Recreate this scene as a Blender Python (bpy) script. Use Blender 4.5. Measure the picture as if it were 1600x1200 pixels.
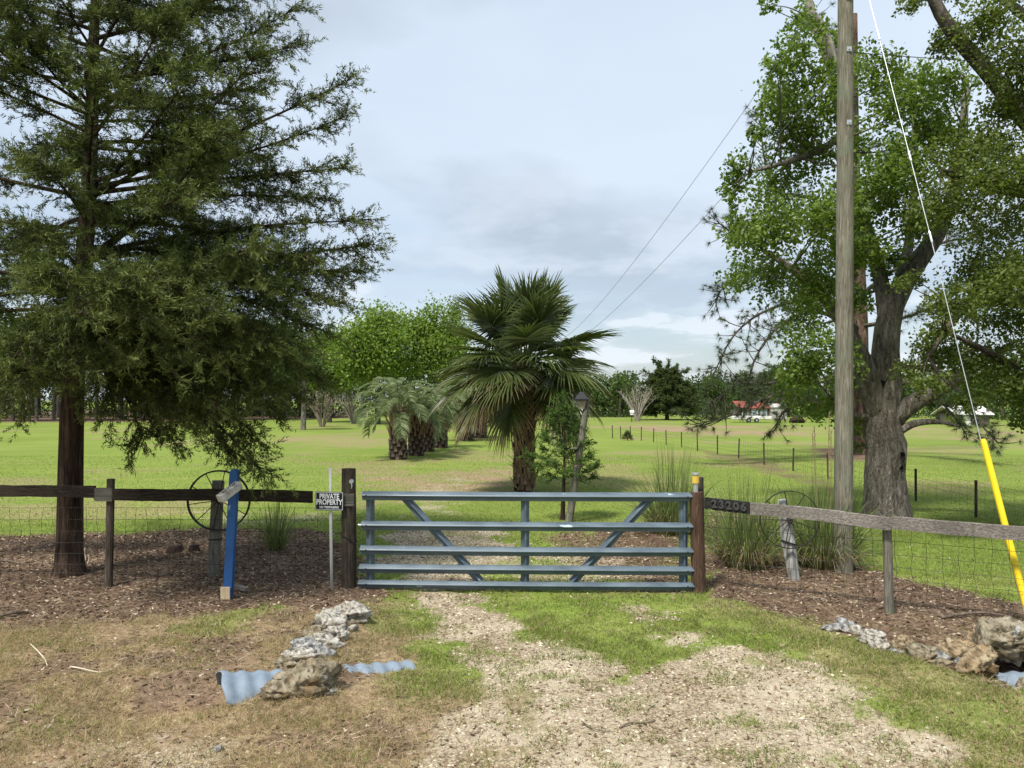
import bpy, bmesh, math, random
import numpy as np
from mathutils import Vector, Matrix

for o in list(bpy.data.objects):
    bpy.data.objects.remove(o, do_unlink=True)
random.seed(7)
RNG = np.random.default_rng(7)
SC = bpy.context.scene
COL = SC.collection
R = math.radians
PI = math.pi

# ------------------------------------------------------------------ camera
CAMZ, FPX, HZ = 2.5, 1200.0, 624.0           # eye height, focal length in photo pixels, horizon row
cam = bpy.data.cameras.new('camera')
cam.sensor_width = 36.0
cam.lens = 36.0 * FPX / 1600.0
cam.shift_y = (HZ - 600.0) / 1600.0
cam.clip_end = 4000
cam_o = bpy.data.objects.new('camera', cam)
COL.objects.link(cam_o)
cam_o.location = (0, 0, CAMZ)
cam_o.rotation_euler = (R(90), 0, 0)
SC.camera = cam_o

# ------------------------------------------------------------------ light
SUN_DIR = Vector((-0.36, -0.52, 1.0)).normalized()      # towards the sun
SUN_EL = math.asin(SUN_DIR.z)
SUN_AZ = math.atan2(SUN_DIR.x, SUN_DIR.y)
sun = bpy.data.lights.new('sun', 'SUN')
sun.energy = 3.7
sun.angle = R(8)
sun.color = (1.0, 0.955, 0.88)
sun_o = bpy.data.objects.new('sun', sun)
COL.objects.link(sun_o)
sun_o.rotation_euler = SUN_DIR.to_track_quat('Z', 'Y').to_euler()

W = bpy.data.worlds.new('World')
SC.world = W
W.use_nodes = True
nt = W.node_tree
nt.nodes.clear()


def wn(t, **kw):
    n = nt.nodes.new(t)
    for k, v in kw.items():
        setattr(n, k, v)
    return n


def wmath(op, a, b=None, c=None):
    n = wn('ShaderNodeMath', operation=op)
    for i, v in enumerate((a, b, c)):
        if v is None:
            continue
        if isinstance(v, (int, float)):
            n.inputs[i].default_value = v
        else:
            nt.links.new(v, n.inputs[i])
    return n.outputs[0]


def wramp(fac, stops):
    n = wn('ShaderNodeValToRGB')
    e = n.color_ramp.elements
    while len(e) < len(stops):
        e.new(0.5)
    for i, (p, c) in enumerate(stops):
        e[i].position = p
        e[i].color = (c, c, c, 1) if isinstance(c, (int, float)) else (*c, 1)
    nt.links.new(fac, n.inputs[0])
    return n.outputs[0]


def wmix(fac, a, b):
    n = wn('ShaderNodeMix', data_type='RGBA')
    nt.links.new(fac, n.inputs[0])
    for s, v in ((6, a), (7, b)):
        if isinstance(v, tuple):
            n.inputs[s].default_value = (*v, 1)
        else:
            nt.links.new(v, n.inputs[s])
    return n.outputs[2]


sky = wn('ShaderNodeTexSky', sky_type='NISHITA', sun_disc=False)
sky.sun_elevation = SUN_EL
sky.sun_rotation = SUN_AZ
sky.dust_density = 1.5
geo = wn('ShaderNodeTexCoord')
sep = wn('ShaderNodeSeparateXYZ')
nt.links.new(geo.outputs['Generated'], sep.inputs[0])
zc = wmath('MAXIMUM', sep.outputs[2], 0.0)
den = wmath('ADD', zc, 0.16)
comb = wn('ShaderNodeCombineXYZ')
nt.links.new(wmath('DIVIDE', sep.outputs[0], den), comb.inputs[0])
nt.links.new(wmath('DIVIDE', sep.outputs[1], den), comb.inputs[1])


def wnoise(scale, detail, rough, off, dist=0.0):
    m = wn('ShaderNodeMapping')
    m.inputs[1].default_value = off
    nt.links.new(comb.outputs[0], m.inputs[0])
    n = wn('ShaderNodeTexNoise')
    n.inputs['Scale'].default_value = scale
    n.inputs['Detail'].default_value = detail
    n.inputs['Roughness'].default_value = rough
    n.inputs['Distortion'].default_value = dist
    nt.links.new(m.outputs[0], n.inputs['Vector'])
    return n.outputs[0]


veil = wnoise(0.55, 6, 0.5, (3.1, 0.4, 0), 0.3)
grey = wnoise(0.8, 7, 0.5, (0.90, 4.87, 2.0), 0.2)
puff = wnoise(1.9, 8, 0.55, (7.2, 1.35, 4.0), 0.15)
low = wramp(zc, [(0.0, 1.0), (0.14, 0.85), (0.34, 0.0)])           # cumulus show below the veil, near the horizon
# cover of the high thin veil: nearly closed overhead, thinner near the horizon
cover = wmath('ADD', wramp(veil, [(0.30, 0.74), (0.62, 1.0)]), wmath('MULTIPLY', wramp(zc, [(0.0, 1.0), (0.30, 0.0)]), -0.60))
puffm = wmath('MULTIPLY', wramp(puff, [(0.46, 0.0), (0.60, 1.0)]), wmath('ADD', wmath('MULTIPLY', low, 0.85), 0.0))
greym = wramp(grey, [(0.45, 0.0), (0.60, 1.0)])
VEIL = (0.485, 0.56, 0.65)
GREY = (0.345, 0.392, 0.45)
WHITE = (0.60, 0.64, 0.695)
greym = wmath('MULTIPLY', greym, wramp(zc, [(0.04, 0.1), (0.16, 1.0)]))
ccol = wmix(wmath('MULTIPLY', greym, 0.85), VEIL, GREY)
ccol = wmix(puffm, ccol, WHITE)
fac = wmath('MAXIMUM', wmath('MINIMUM', cover, 1.0), puffm)
fac = wmath('MAXIMUM', fac, wmath('MULTIPLY', greym, 0.75))
bg1 = wn('ShaderNodeBackground')
bg1.inputs[1].default_value = 0.085
nt.links.new(sky.outputs[0], bg1.inputs[0])
bg2 = wn('ShaderNodeBackground')
bg2.inputs[1].default_value = 1.0
nt.links.new(ccol, bg2.inputs[0])
mx = wn('ShaderNodeMixShader')
nt.links.new(fac, mx.inputs[0])
nt.links.new(bg1.outputs[0], mx.inputs[1])
nt.links.new(bg2.outputs[0], mx.inputs[2])
wo = wn('ShaderNodeOutputWorld')
nt.links.new(mx.outputs[0], wo.inputs[0])

vs = SC.view_settings
vs.view_transform = 'Standard'
vs.look = 'None'
vs.exposure = 0.68
vs.gamma = 1.0
vs.use_curve_mapping = False
SC.cycles.max_bounces = 6
SC.cycles.transparent_max_bounces = 4
SC.cycles.use_denoising = True


# ------------------------------------------------------------------ helpers
def G(px, py):
    y = CAMZ * FPX / (py - HZ)
    return ((px - 800.0) / FPX * y, y)


def P(px, py, y):
    return np.array([(px - 800.0) / FPX * y, y, CAMZ - (py - HZ) / FPX * y])


_tab = np.random.default_rng(11).random((256, 256))


def vnoise(x, y):
    xi = np.floor(x).astype(int); yi = np.floor(y).astype(int)
    fx = x - xi; fy = y - yi
    fx = fx * fx * (3 - 2 * fx); fy = fy * fy * (3 - 2 * fy)
    a = _tab[xi & 255, yi & 255]; b = _tab[(xi + 1) & 255, yi & 255]
    c = _tab[xi & 255, (yi + 1) & 255]; d = _tab[(xi + 1) & 255, (yi + 1) & 255]
    return (a * (1 - fx) + b * fx) * (1 - fy) + (c * (1 - fx) + d * fx) * fy


def fbm(x, y, s, n=4):
    x = np.asarray(x, float) * s; y = np.asarray(y, float) * s
    t = 0; a = 0.5; k = 0
    for i in range(n):
        t = t + a * vnoise(x + 17.3 * i, y + 41.7 * i); k += a
        x = x * 2.03; y = y * 2.03; a *= 0.5
    return t / k


def sstep(a, b, x):
    t = np.clip((x - a) / (b - a), 0, 1)
    return t * t * (3 - 2 * t)


def nrm(v):
    return v / np.maximum(np.linalg.norm(v, axis=-1, keepdims=True), 1e-9)


class MB:
    """collects vertices, triangles and quads of ONE mesh"""
    def __init__(s):
        s.v = []; s.c = []; s.t = []; s.q = []; s.tm = []; s.qm = []; s.n = 0

    def add(s, V, T=None, Q=None, col=(1, 1, 1), mi=0):
        V = np.asarray(V, float).reshape(-1, 3)
        c = np.asarray(col, float)
        if c.ndim == 1:
            c = np.tile(c, (len(V), 1))
        s.v.append(V); s.c.append(c)
        if T is not None and len(T):
            T = np.asarray(T, int).reshape(-1, 3) + s.n
            s.t.append(T); s.tm.append(np.full(len(T), mi))
        if Q is not None and len(Q):
            Q = np.asarray(Q, int).reshape(-1, 4) + s.n
            s.q.append(Q); s.qm.append(np.full(len(Q), mi))
        s.n += len(V)
        return s

    def mesh(s, name, mats, smooth=False):
        me = bpy.data.meshes.new(name)
        V = np.concatenate(s.v); C = np.concatenate(s.c)
        T = np.concatenate(s.t) if s.t else np.zeros((0, 3), int)
        Q = np.concatenate(s.q) if s.q else np.zeros((0, 4), int)
        nt_, nq = len(T), len(Q)
        me.vertices.add(len(V)); me.vertices.foreach_set('co', V.astype(np.float32).ravel())
        me.loops.add(nt_ * 3 + nq * 4)
        me.loops.foreach_set('vertex_index', np.concatenate([T.ravel(), Q.ravel()]).astype(np.int32))
        me.polygons.add(nt_ + nq)
        ls = np.concatenate([np.arange(nt_) * 3, nt_ * 3 + np.arange(nq) * 4]).astype(np.int32)
        me.polygons.foreach_set('loop_start', ls)
        mi = np.concatenate(([np.concatenate(s.tm)] if s.tm else []) + ([np.concatenate(s.qm)] if s.qm else []))
        for m in (mats if isinstance(mats, (list, tuple)) else [mats]):
            me.materials.append(m)
        me.polygons.foreach_set('material_index', mi.astype(np.int32))
        me.polygons.foreach_set('use_smooth', np.full(nt_ + nq, bool(smooth)))
        a = me.attributes.new('tint', 'FLOAT_COLOR', 'POINT')
        a.data.foreach_set('color', np.concatenate([C, np.ones((len(C), 1))], 1).astype(np.float32).ravel())
        me.update(calc_edges=True)
        return me

    def build(s, name, mats, parent=None, smooth=False, loc=None):
        o = bpy.data.objects.new(name, s.mesh(name, mats, smooth))
        COL.objects.link(o)
        if parent is not None:
            o.parent = parent
        if loc is not None:
            o.location = loc
        return o


def tag(o, label=None, cat=None, group=None, kind=None):
    for k, v in (('label', label), ('category', cat), ('group', group), ('kind', kind)):
        if v:
            o[k] = v
    return o


def thing(name, label, cat, loc=(0, 0, 0), rz=0.0, group=None):
    o = bpy.data.objects.new(name, None)
    COL.objects.link(o)
    o.empty_display_size = 0.1
    o.location = loc
    o.rotation_euler = (0, 0, rz)
    return tag(o, label, cat, group)


def frames(pts):
    pts = np.asarray(pts, float)
    t = nrm(np.gradient(pts, axis=0))
    ref = np.array([0, 0, 1.0]) if abs(t[0][2]) < 0.9 else np.array([1.0, 0, 0])
    n = np.cross(t[0], ref); n /= np.linalg.norm(n)
    N = [n]
    for i in range(1, len(pts)):
        n = N[-1] - t[i] * np.dot(N[-1], t[i])
        N.append(n / max(np.linalg.norm(n), 1e-9))
    N = np.array(N)
    return t, N, np.cross(t, N)


def tube(mb, pts, rad, sides=6, col=(1, 1, 1), mi=0, cap=True, ridge=0.0, rfreq=9, seed=0):
    pts = np.asarray(pts, float)
    rad = np.broadcast_to(np.asarray(rad, float), (len(pts),))
    t, N, B = frames(pts)
    a = np.arange(sides) / sides * 2 * PI
    rr = np.tile(rad[:, None], (1, sides))
    if ridge:
        L = np.concatenate([[0], np.cumsum(np.linalg.norm(np.diff(pts, axis=0), axis=1))])
        A, LL = np.meshgrid(a, L)
        nz = fbm(np.cos(A) * rfreq / 3 + 9 + seed, np.sin(A) * rfreq / 3 + LL * 0.55 + 20, 1.0, 3) - 0.5
        rr = rr * (1 + ridge * 2 * nz)
    V = pts[:, None, :] + rr[..., None] * (np.cos(a)[None, :, None] * N[:, None, :] + np.sin(a)[None, :, None] * B[:, None, :])
    n = len(pts)
    i = np.arange(n - 1)[:, None] * sides; j = np.arange(sides)[None, :]; k = (j + 1) % sides
    Q = np.stack([i + j, i + k, i + sides + k, i + sides + j], -1).reshape(-1, 4)
    V = V.reshape(-1, 3)
    T = None
    if cap:
        T = []
        V = np.concatenate([V, pts[:1], pts[-1:]])
        c0, c1 = n * sides, n * sides + 1
        for s_ in range(sides):
            T.append((c0, (s_ + 1) % sides, s_)); T.append((c1, (n - 1) * sides + s_, (n - 1) * sides + (s_ + 1) % sides))
    mb.add(V, T=T, Q=Q, col=col, mi=mi)
    return mb


def box(mb, c, size, rot=None, col=(1, 1, 1), mi=0, bev=0.0):
    c = np.asarray(c, float); h = np.asarray(size, float) / 2
    if bev:
        bm = bmesh.new()
        bmesh.ops.create_cube(bm, size=1.0)
        for v in bm.verts:
            v.co = Vector((v.co.x * h[0] * 2, v.co.y * h[1] * 2, v.co.z * h[2] * 2))
        bmesh.ops.bevel(bm, geom=list(bm.edges), offset=bev, segments=1, affect='EDGES', profile=0.5)
        bmesh.ops.triangulate(bm, faces=list(bm.faces))
        bm.verts.index_update()
        V = np.array([v.co for v in bm.verts]); T = np.array([[v.index for v in f.verts] for f in bm.faces])
        bm.free()
        if rot is not None:
            V = V @ np.array(rot).T
        return mb.add(V + c, T=T, col=col, mi=mi)
    V = np.array([[x, y, z] for x in (-1, 1) for y in (-1, 1) for z in (-1, 1)], float) * h
    if rot is not None:
        V = V @ np.array(rot).T
    return mb.add(V + c, Q=[(0, 1, 3, 2), (4, 6, 7, 5), (0, 4, 5, 1), (2, 3, 7, 6), (0, 2, 6, 4), (1, 5, 7, 3)], col=col, mi=mi)


def rotm(axis, ang):
    return np.array(Matrix.Rotation(ang, 3, axis))


def bez(a, b, c, n):
    t = np.linspace(0, 1, n)[:, None]
    return (1 - t) ** 2 * np.asarray(a) + 2 * t * (1 - t) * np.asarray(b) + t * t * np.asarray(c)


def smooth_path(pts, n):
    """Catmull-Rom through the points"""
    p = np.asarray(pts, float)
    p = np.concatenate([[2 * p[0] - p[1]], p, [2 * p[-1] - p[-2]]])
    out = []
    m = len(p) - 3
    for u in np.linspace(0, m - 1e-6, n):
        i = int(u); t = u - i
        a, b, c, d = p[i:i + 4]
        out.append(0.5 * (2 * b + (c - a) * t + (2 * a - 5 * b + 4 * c - d) * t * t + (3 * b - a - 3 * c + d) * t ** 3))
    return np.array(out)


def blades(mb, base, d, L, w, col, droop=0.0, segs=1, mi=0, tipcol=None, rng=RNG):
    """flat tapering blades: base (n,3), direction (n,3), length, width; droop bends them down"""
    n = len(base)
    d = nrm(d)
    L = np.broadcast_to(L, (n,)); w = np.broadcast_to(w, (n,)); droop = np.broadcast_to(droop, (n,))
    side = nrm(np.cross(d, rng.normal(size=(n, 3))))
    c = np.broadcast_to(np.asarray(col, float), (n, 3))
    tc = c if tipcol is None else np.broadcast_to(np.asarray(tipcol, float), (n, 3))
    if segs == 1:
        V = np.stack([base - side * w[:, None] / 2, base + side * w[:, None] / 2, base + d * L[:, None] - np.array([0, 0, 1]) * (droop * L)[:, None]], 1)
        C = np.stack([c, c, tc], 1)
        T = np.arange(n)[:, None] * 3 + np.arange(3)
        return mb.add(V.reshape(-1, 3), T=T, col=C.reshape(-1, 3), mi=mi)
    rows = []; cr = []
    for s_ in range(segs + 1):
        t = s_ / segs
        p = base + d * (L * t)[:, None]
        p = p - np.array([0, 0, 1.0]) * (droop * L * t ** 2.2)[:, None]
        p = p - d * (droop * L * t ** 2.2 * 0.35)[:, None]
        ww = w * (1 - t) ** 0.7 if s_ else w * 0.7
        rows.append(p - side * ww[:, None] / 2); rows.append(p + side * ww[:, None] / 2)
        cc = c * (1 - t) + tc * t
        cr += [cc, cc]
    V = np.stack(rows, 1); C = np.stack(cr, 1)
    k = 2 * (segs + 1)
    b = np.arange(n)[:, None] * k
    Q = np.concatenate([b + np.array([2 * s_, 2 * s_ + 1, 2 * s_ + 3, 2 * s_ + 2]) for s_ in range(segs)])
    return mb.add(V.reshape(-1, 3), Q=Q, col=C.reshape(-1, 3), mi=mi)


def leaf_quads(mb, pos, size, col, up=0.5, asp=0.62, mi=0, rng=RNG):
    n = len(pos)
    nn = nrm(rng.normal(size=(n, 3)) + np.array([0, 0, up]))
    a = nrm(np.cross(nn, rng.normal(size=(n, 3))))
    b = np.cross(nn, a)
    s = np.broadcast_to(size, (n,))[:, None]
    V = np.stack([pos - a * s * 0.5, pos + b * s * asp * 0.5 + nn * s * 0.06, pos + a * s * 0.5 - nn * s * 0.05, pos - b * s * asp * 0.5 + nn * s * 0.06], 1)
    C = np.repeat(np.broadcast_to(col, (n, 3))[:, None, :], 4, 1)
    return mb.add(V.reshape(-1, 3), Q=np.arange(n)[:, None] * 4 + np.arange(4), col=C.reshape(-1, 3), mi=mi)


def mixc(c1, c2, t):
    t = np.asarray(t)[..., None]
    return np.asarray(c1) * (1 - t) + np.asarray(c2) * t


# ------------------------------------------------------------------ materials
class NT:
    def __init__(s, name):
        s.m = bpy.data.materials.new(name); s.m.use_nodes = True
        s.t = s.m.node_tree; s.t.nodes.clear()
        s.out = s.t.nodes.new('ShaderNodeOutputMaterial')
        s._tc = None

    def n(s, t, **kw):
        x = s.t.nodes.new(t)
        for k, v in kw.items():
            setattr(x, k, v)
        return x

    def l(s, a, b):
        s.t.links.new(a, b)

    def tc(s):
        if s._tc is None:
            s._tc = s.n('ShaderNodeTexCoord')
        return s._tc.outputs['Object']

    def noise(s, scale, detail=4, rough=0.55, st=(1, 1, 1), dist=0.0, geo=False):
        m = s.n('ShaderNodeMapping'); m.inputs[3].default_value = st
        if geo:
            g = s.n('ShaderNodeNewGeometry'); s.l(g.outputs['Position'], m.inputs[0])
        else:
            s.l(s.tc(), m.inputs[0])
        x = s.n('ShaderNodeTexNoise')
        x.inputs['Scale'].default_value = scale; x.inputs['Detail'].default_value = detail
        x.inputs['Roughness'].default_value = rough; x.inputs['Distortion'].default_value = dist
        s.l(m.outputs[0], x.inputs['Vector'])
        return x.outputs[0]

    def voro(s, scale, feature='F1', st=(1, 1, 1), geo=False):
        m = s.n('ShaderNodeMapping'); m.inputs[3].default_value = st
        if geo:
            g = s.n('ShaderNodeNewGeometry'); s.l(g.outputs['Position'], m.inputs[0])
        else:
            s.l(s.tc(), m.inputs[0])
        x = s.n('ShaderNodeTexVoronoi', feature=feature); x.inputs['Scale'].default_value = scale
        s.l(m.outputs[0], x.inputs['Vector'])
        return x

    def ramp(s, fac, stops):
        x = s.n('ShaderNodeValToRGB'); e = x.color_ramp.elements
        while len(e) < len(stops):
            e.new(0.5)
        for i, (p, c) in enumerate(stops):
            e[i].position = p
            e[i].color = (c, c, c, 1) if isinstance(c, (int, float)) else (*c, 1)
        s.l(fac, x.inputs[0])
        return x.outputs[0]

    def math(s, op, a, b=None):
        x = s.n('ShaderNodeMath', operation=op)
        for i, v in enumerate((a, b)):
            if v is None:
                continue
            if isinstance(v, (int, float)):
                x.inputs[i].default_value = v
            else:
                s.l(v, x.inputs[i])
        return x.outputs[0]

    def mix(s, fac, a, b, blend='MIX'):
        x = s.n('ShaderNodeMix', data_type='RGBA', blend_type=blend)
        if isinstance(fac, (int, float)):
            x.inputs[0].default_value = fac
        else:
            s.l(fac, x.inputs[0])
        for i, v in ((6, a), (7, b)):
            if isinstance(v, tuple):
                x.inputs[i].default_value = (*v, 1)
            else:
                s.l(v, x.inputs[i])
        return x.outputs[2]

    def attr(s, name):
        a = s.n('ShaderNodeAttribute'); a.attribute_name = name
        return a

    def bump(s, h, strength=0.5, dist=0.02):
        b = s.n('ShaderNodeBump'); b.inputs['Strength'].default_value = strength; b.inputs['Distance'].default_value = dist
        s.l(h, b.inputs['Height'])
        return b.outputs[0]

    def principled(s, col, rough=0.7, metal=0.0, spec=0.3, normal=None):
        p = s.n('ShaderNodeBsdfPrincipled')
        if isinstance(col, tuple):
            p.inputs['Base Color'].default_value = (*col, 1)
        else:
            s.l(col, p.inputs['Base Color'])
        if isinstance(rough, (int, float)):
            p.inputs['Roughness'].default_value = rough
        else:
            s.l(rough, p.inputs['Roughness'])
        p.inputs['Metallic'].default_value = metal
        p.inputs['Specular IOR Level'].default_value = spec
        if normal is not None:
            s.l(normal, p.inputs['Normal'])
        return p

    def done(s, sh):
        s.l(sh.outputs[0] if hasattr(sh, 'outputs') else sh, s.out.inputs[0])
        return s.m


def mat_leaf(name, trans=0.35, rough=0.5, spec=0.25, nscale=3.0, gain=1.25):
    k = NT(name)
    c = k.attr('tint').outputs['Color']
    nz = k.noise(nscale, 2, 0.5)
    c2 = k.mix(1.0, c, k.ramp(nz, [(0.3, 0.8), (0.7, 1.15)]), 'MULTIPLY')
    p = k.principled(c2, rough, spec=spec)
    t = k.n('ShaderNodeBsdfTranslucent')
    k.l(k.mix(1.0, c2, (gain * 1.05, gain * 1.1, gain * 0.6), 'MULTIPLY'), t.inputs[0])
    m = k.n('ShaderNodeMixShader'); m.inputs[0].default_value = trans
    k.l(p.outputs[0], m.inputs[1]); k.l(t.outputs[0], m.inputs[2])
    return k.done(m)


def mat_tint(name, rough=0.8, spec=0.2, nscale=20.0, lo=0.75, hi=1.2):
    k = NT(name)
    c = k.mix(1.0, k.attr('tint').outputs['Color'], k.ramp(k.noise(nscale, 3), [(0.3, lo), (0.7, hi)]), 'MULTIPLY')
    return k.done(k.principled(c, rough, spec=spec))


def mat_bark(name, c1, c2, c3, scale=6.0, stretch=0.12, bstr=0.9, bdist=0.03, moss=None):
    k = NT(name)
    a = k.noise(scale, 6, 0.65, (1, 1, stretch), 0.4)
    b = k.noise(scale * 3.2, 5, 0.6, (1, 1, stretch * 1.6))
    h = k.math('ADD', k.math('MULTIPLY', a, 0.7), k.math('MULTIPLY', b, 0.3))
    c = k.ramp(h, [(0.36, c1), (0.50, c2), (0.66, c3)])
    big = k.noise(0.9, 3)
    c = k.mix(1.0, c, k.ramp(big, [(0.3, 0.75), (0.7, 1.2)]), 'MULTIPLY')
    if moss:
        c = k.mix(k.ramp(k.noise(2.3, 5), [(0.5, 0.0), (0.62, 0.55)]), c, moss)
    return k.done(k.principled(c, 0.9, spec=0.15, normal=k.bump(k.ramp(h, [(0.3, 0.0), (0.6, 1.0)]), bstr, bdist)))


def mat_wood(name, c1, c2, c3, axis=0, scale=5.0, bstr=0.5, blotch=None):
    st = [1.0, 1.0, 1.0]
    st = [7.0 if i != axis else 0.5 for i in range(3)]
    k = NT(name)
    a = k.noise(scale, 6, 0.6, tuple(st), 0.6)
    b = k.noise(scale * 4, 4, 0.6, tuple(st))
    h = k.math('ADD', k.math('MULTIPLY', a, 0.75), k.math('MULTIPLY', b, 0.25))
    c = k.ramp(h, [(0.34, c1), (0.5, c2), (0.66, c3)])
    c = k.mix(1.0, c, k.ramp(k.noise(1.7, 4), [(0.3, 0.72), (0.7, 1.2)]), 'MULTIPLY')
    if blotch:
        c = k.mix(k.ramp(k.noise(2.6, 6, 0.6), [(0.52, 0.0), (0.63, 0.7)]), c, blotch)
    return k.done(k.principled(c, 0.88, spec=0.15, normal=k.bump(h, bstr, 0.012)))


def mat_plain(name, col, rough=0.6, metal=0.0, spec=0.3, var=0.2, nscale=12.0, bstr=0.0):
    k = NT(name)
    nz = k.noise(nscale, 5, 0.6)
    c = k.mix(1.0, k.ramp(nz, [(0.3, 1 - var), (0.7, 1 + var)]), col, 'MULTIPLY')
    nb = k.bump(nz, bstr, 0.01) if bstr else None
    return k.done(k.principled(c, rough, metal, spec, nb))

# ------------------------------------------------------------------ ground: height and soil zones
def poly_sd(x, y, poly):
    """signed distance (negative inside) of points to a polygon in ground metres"""
    p = np.asarray(poly, float)
    q = np.roll(p, -1, axis=0)
    d2 = np.full(np.shape(x), 1e18)
    ins = np.zeros(np.shape(x), bool)
    for (ax, ay), (bx, by) in zip(p, q):
        ex, ey = bx - ax, by - ay
        wx, wy = x - ax, y - ay
        t = np.clip((wx * ex + wy * ey) / max(ex * ex + ey * ey, 1e-9), 0, 1)
        d2 = np.minimum(d2, (wx - ex * t) ** 2 + (wy - ey * t) ** 2)
        c = ((ay <= y) & (by > y)) | ((by <= y) & (ay > y))
        xi = ax + (y - ay) / np.where(abs(by - ay) < 1e-9, 1e-9, by - ay) * ex
        ins ^= c & (x < xi)
    d = np.sqrt(d2)
    return np.where(ins, -d, d)


def gp(*pts):
    return [G(a, b) for a, b in pts]


MULCH = [
    (1.0, 0.35, gp((-700, 845), (-100, 838), (200, 832), (330, 822), (480, 828), (545, 850), (565, 905), (650, 928), (560, 948), (430, 950), (300, 962), (150, 965), (0, 975), (-700, 985))),
    (0.95, 0.35, gp((1095, 850), (1110, 800), (1180, 795), (1240, 860), (1340, 885), (1450, 915), (1600, 938), (2300, 985), (2300, 1160), (1640, 1075), (1500, 1048), (1400, 1015), (1290, 984), (1200, 950), (1095, 932))),
    (0.75, 0.5, gp((860, 838), (1090, 805), (1092, 925), (960, 905), (880, 880))),
    (0.55, 0.4, gp((700, 905), (1090, 905), (1095, 934), (980, 930), (700, 922))),
    (0.52, 0.5, gp((1090, 700), (1180, 715), (1310, 752), (1310, 772), (1200, 742), (1100, 715))),
    (0.9, 1.2, gp((1270, 702), (1330, 698), (1400, 700), (1420, 716), (1340, 722), (1270, 716))),
    (0.8, 0.12, gp((170, 1060), (250, 1050), (362, 1045), (362, 1100), (300, 1095), (220, 1085))),
    (0.6, 0.15, gp((120, 1035), (260, 1020), (330, 1000), (420, 1000), (420, 1030), (250, 1050))),
    (0.9, 2.5, gp((-900, 661), (150, 659.5), (330, 657), (450, 655), (560, 653.5), (560, 640), (-900, 640))),
    (0.7, 0.12, gp((520, 1080), (640, 1062), (600, 1050), (500, 1060))),
]
GRAVEL = [
    (0.95, 0.35, gp((610, 838), (700, 822), (790, 832), (800, 850), (770, 880), (765, 915), (640, 917), (600, 880))),
    (0.45, 0.8, gp((600, 772), (700, 745), (760, 752), (720, 800), (640, 810))),
    (0.55, 0.4, gp((770, 862), (1000, 870), (1060, 900), (900, 912), (770, 905))),
    (1.0, 0.25, gp((645, 922), (742, 922), (772, 950), (820, 985), (930, 1012), (1010, 1035), (1150, 1008), (1230, 1008), (1290, 1040), (1380, 1090), (1440, 1135), (1540, 1200), (1660, 1330), (560, 1330), (650, 1200), (690, 1130), (765, 1085), (725, 1040), (690, 990), (655, 950))),
    (0.75, 0.25, gp((940, 945), (1010, 945), (1060, 972), (1130, 1000), (1200, 1010), (1060, 1020), (1000, 985))),
    (0.6, 0.3, gp((40, 1190), (200, 1165), (380, 1160), (430, 1180), (420, 1330), (0, 1330))),
    (0.75, 0.08, gp((205, 1118), (250, 1100), (272, 1130), (240, 1150))),
    (0.4, 0.5, gp((300, 795), (520, 800), (560, 818), (330, 822))),
]
DRY = [
    (0.60, 0.5, gp((-700, 965), (0, 965), (430, 950), (620, 940), (640, 1000), (600, 1050), (700, 1130), (640, 1330), (-900, 1330))),
    (0.28, 0.4, gp((1095, 932), (1290, 984), (1600, 1075), (2300, 1160), (2300, 1330), (1600, 1330), (1440, 1135), (1230, 1008))),
    (0.38, 3.0, gp((440, 680), (560, 676), (640, 690), (640, 700), (470, 700))),
    (0.5, 1.5, gp((560, 742), (820, 730), (830, 770), (560, 790))),
    (0.3, 4.0, gp((960, 664), (1600, 668), (1700, 690), (1300, 685), (960, 672))),
]
GREENP = [   # fresh green tufts
    (0.85, 0.2, gp((770, 925), (860, 922), (960, 932), (990, 985), (930, 1008), (840, 978))),
    (0.75, 0.2, gp((560, 1090), (640, 1060), (730, 1062), (755, 1090), (690, 1115), (580, 1120))),
    (0.7, 0.15, gp((590, 950), (640, 945), (650, 985), (590, 1000))),
    (0.6, 0.25, gp((0, 1110), (110, 1080), (180, 1110), (110, 1160), (0, 1170))),
    (0.6, 0.25, gp((380, 1120), (540, 1115), (640, 1160), (560, 1200), (420, 1180))),
    (0.55, 0.3, gp((1300, 1060), (1450, 1060), (1620, 1120), (1650, 1200), (1500, 1150))),
    (0.7, 0.3, gp((1110, 945), (1260, 985), (1420, 1030), (1380, 1050), (1200, 1000))),
    (0.8, 0.25, gp((0, 985), (120, 970), (180, 990), (60, 1030), (0, 1045))),
    (0.75, 0.25, gp((230, 985), (330, 960), (410, 950), (400, 985), (280, 1005))),
]


def zone(polys, x, y, wob=0.9):
    r = np.zeros(np.shape(x))
    n1 = fbm(x, y, 1.1, 5) - 0.5
    n2 = fbm(x + 31, y + 7, 4.5, 5) - 0.5
    for w, soft, pl in polys:
        d = poly_sd(x, y, pl) + n1 * wob * (0.6 + soft) + n2 * 1.1 * (0.4 + soft)
        r = np.maximum(r, w * sstep(soft, -soft, d))
    return r


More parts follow.
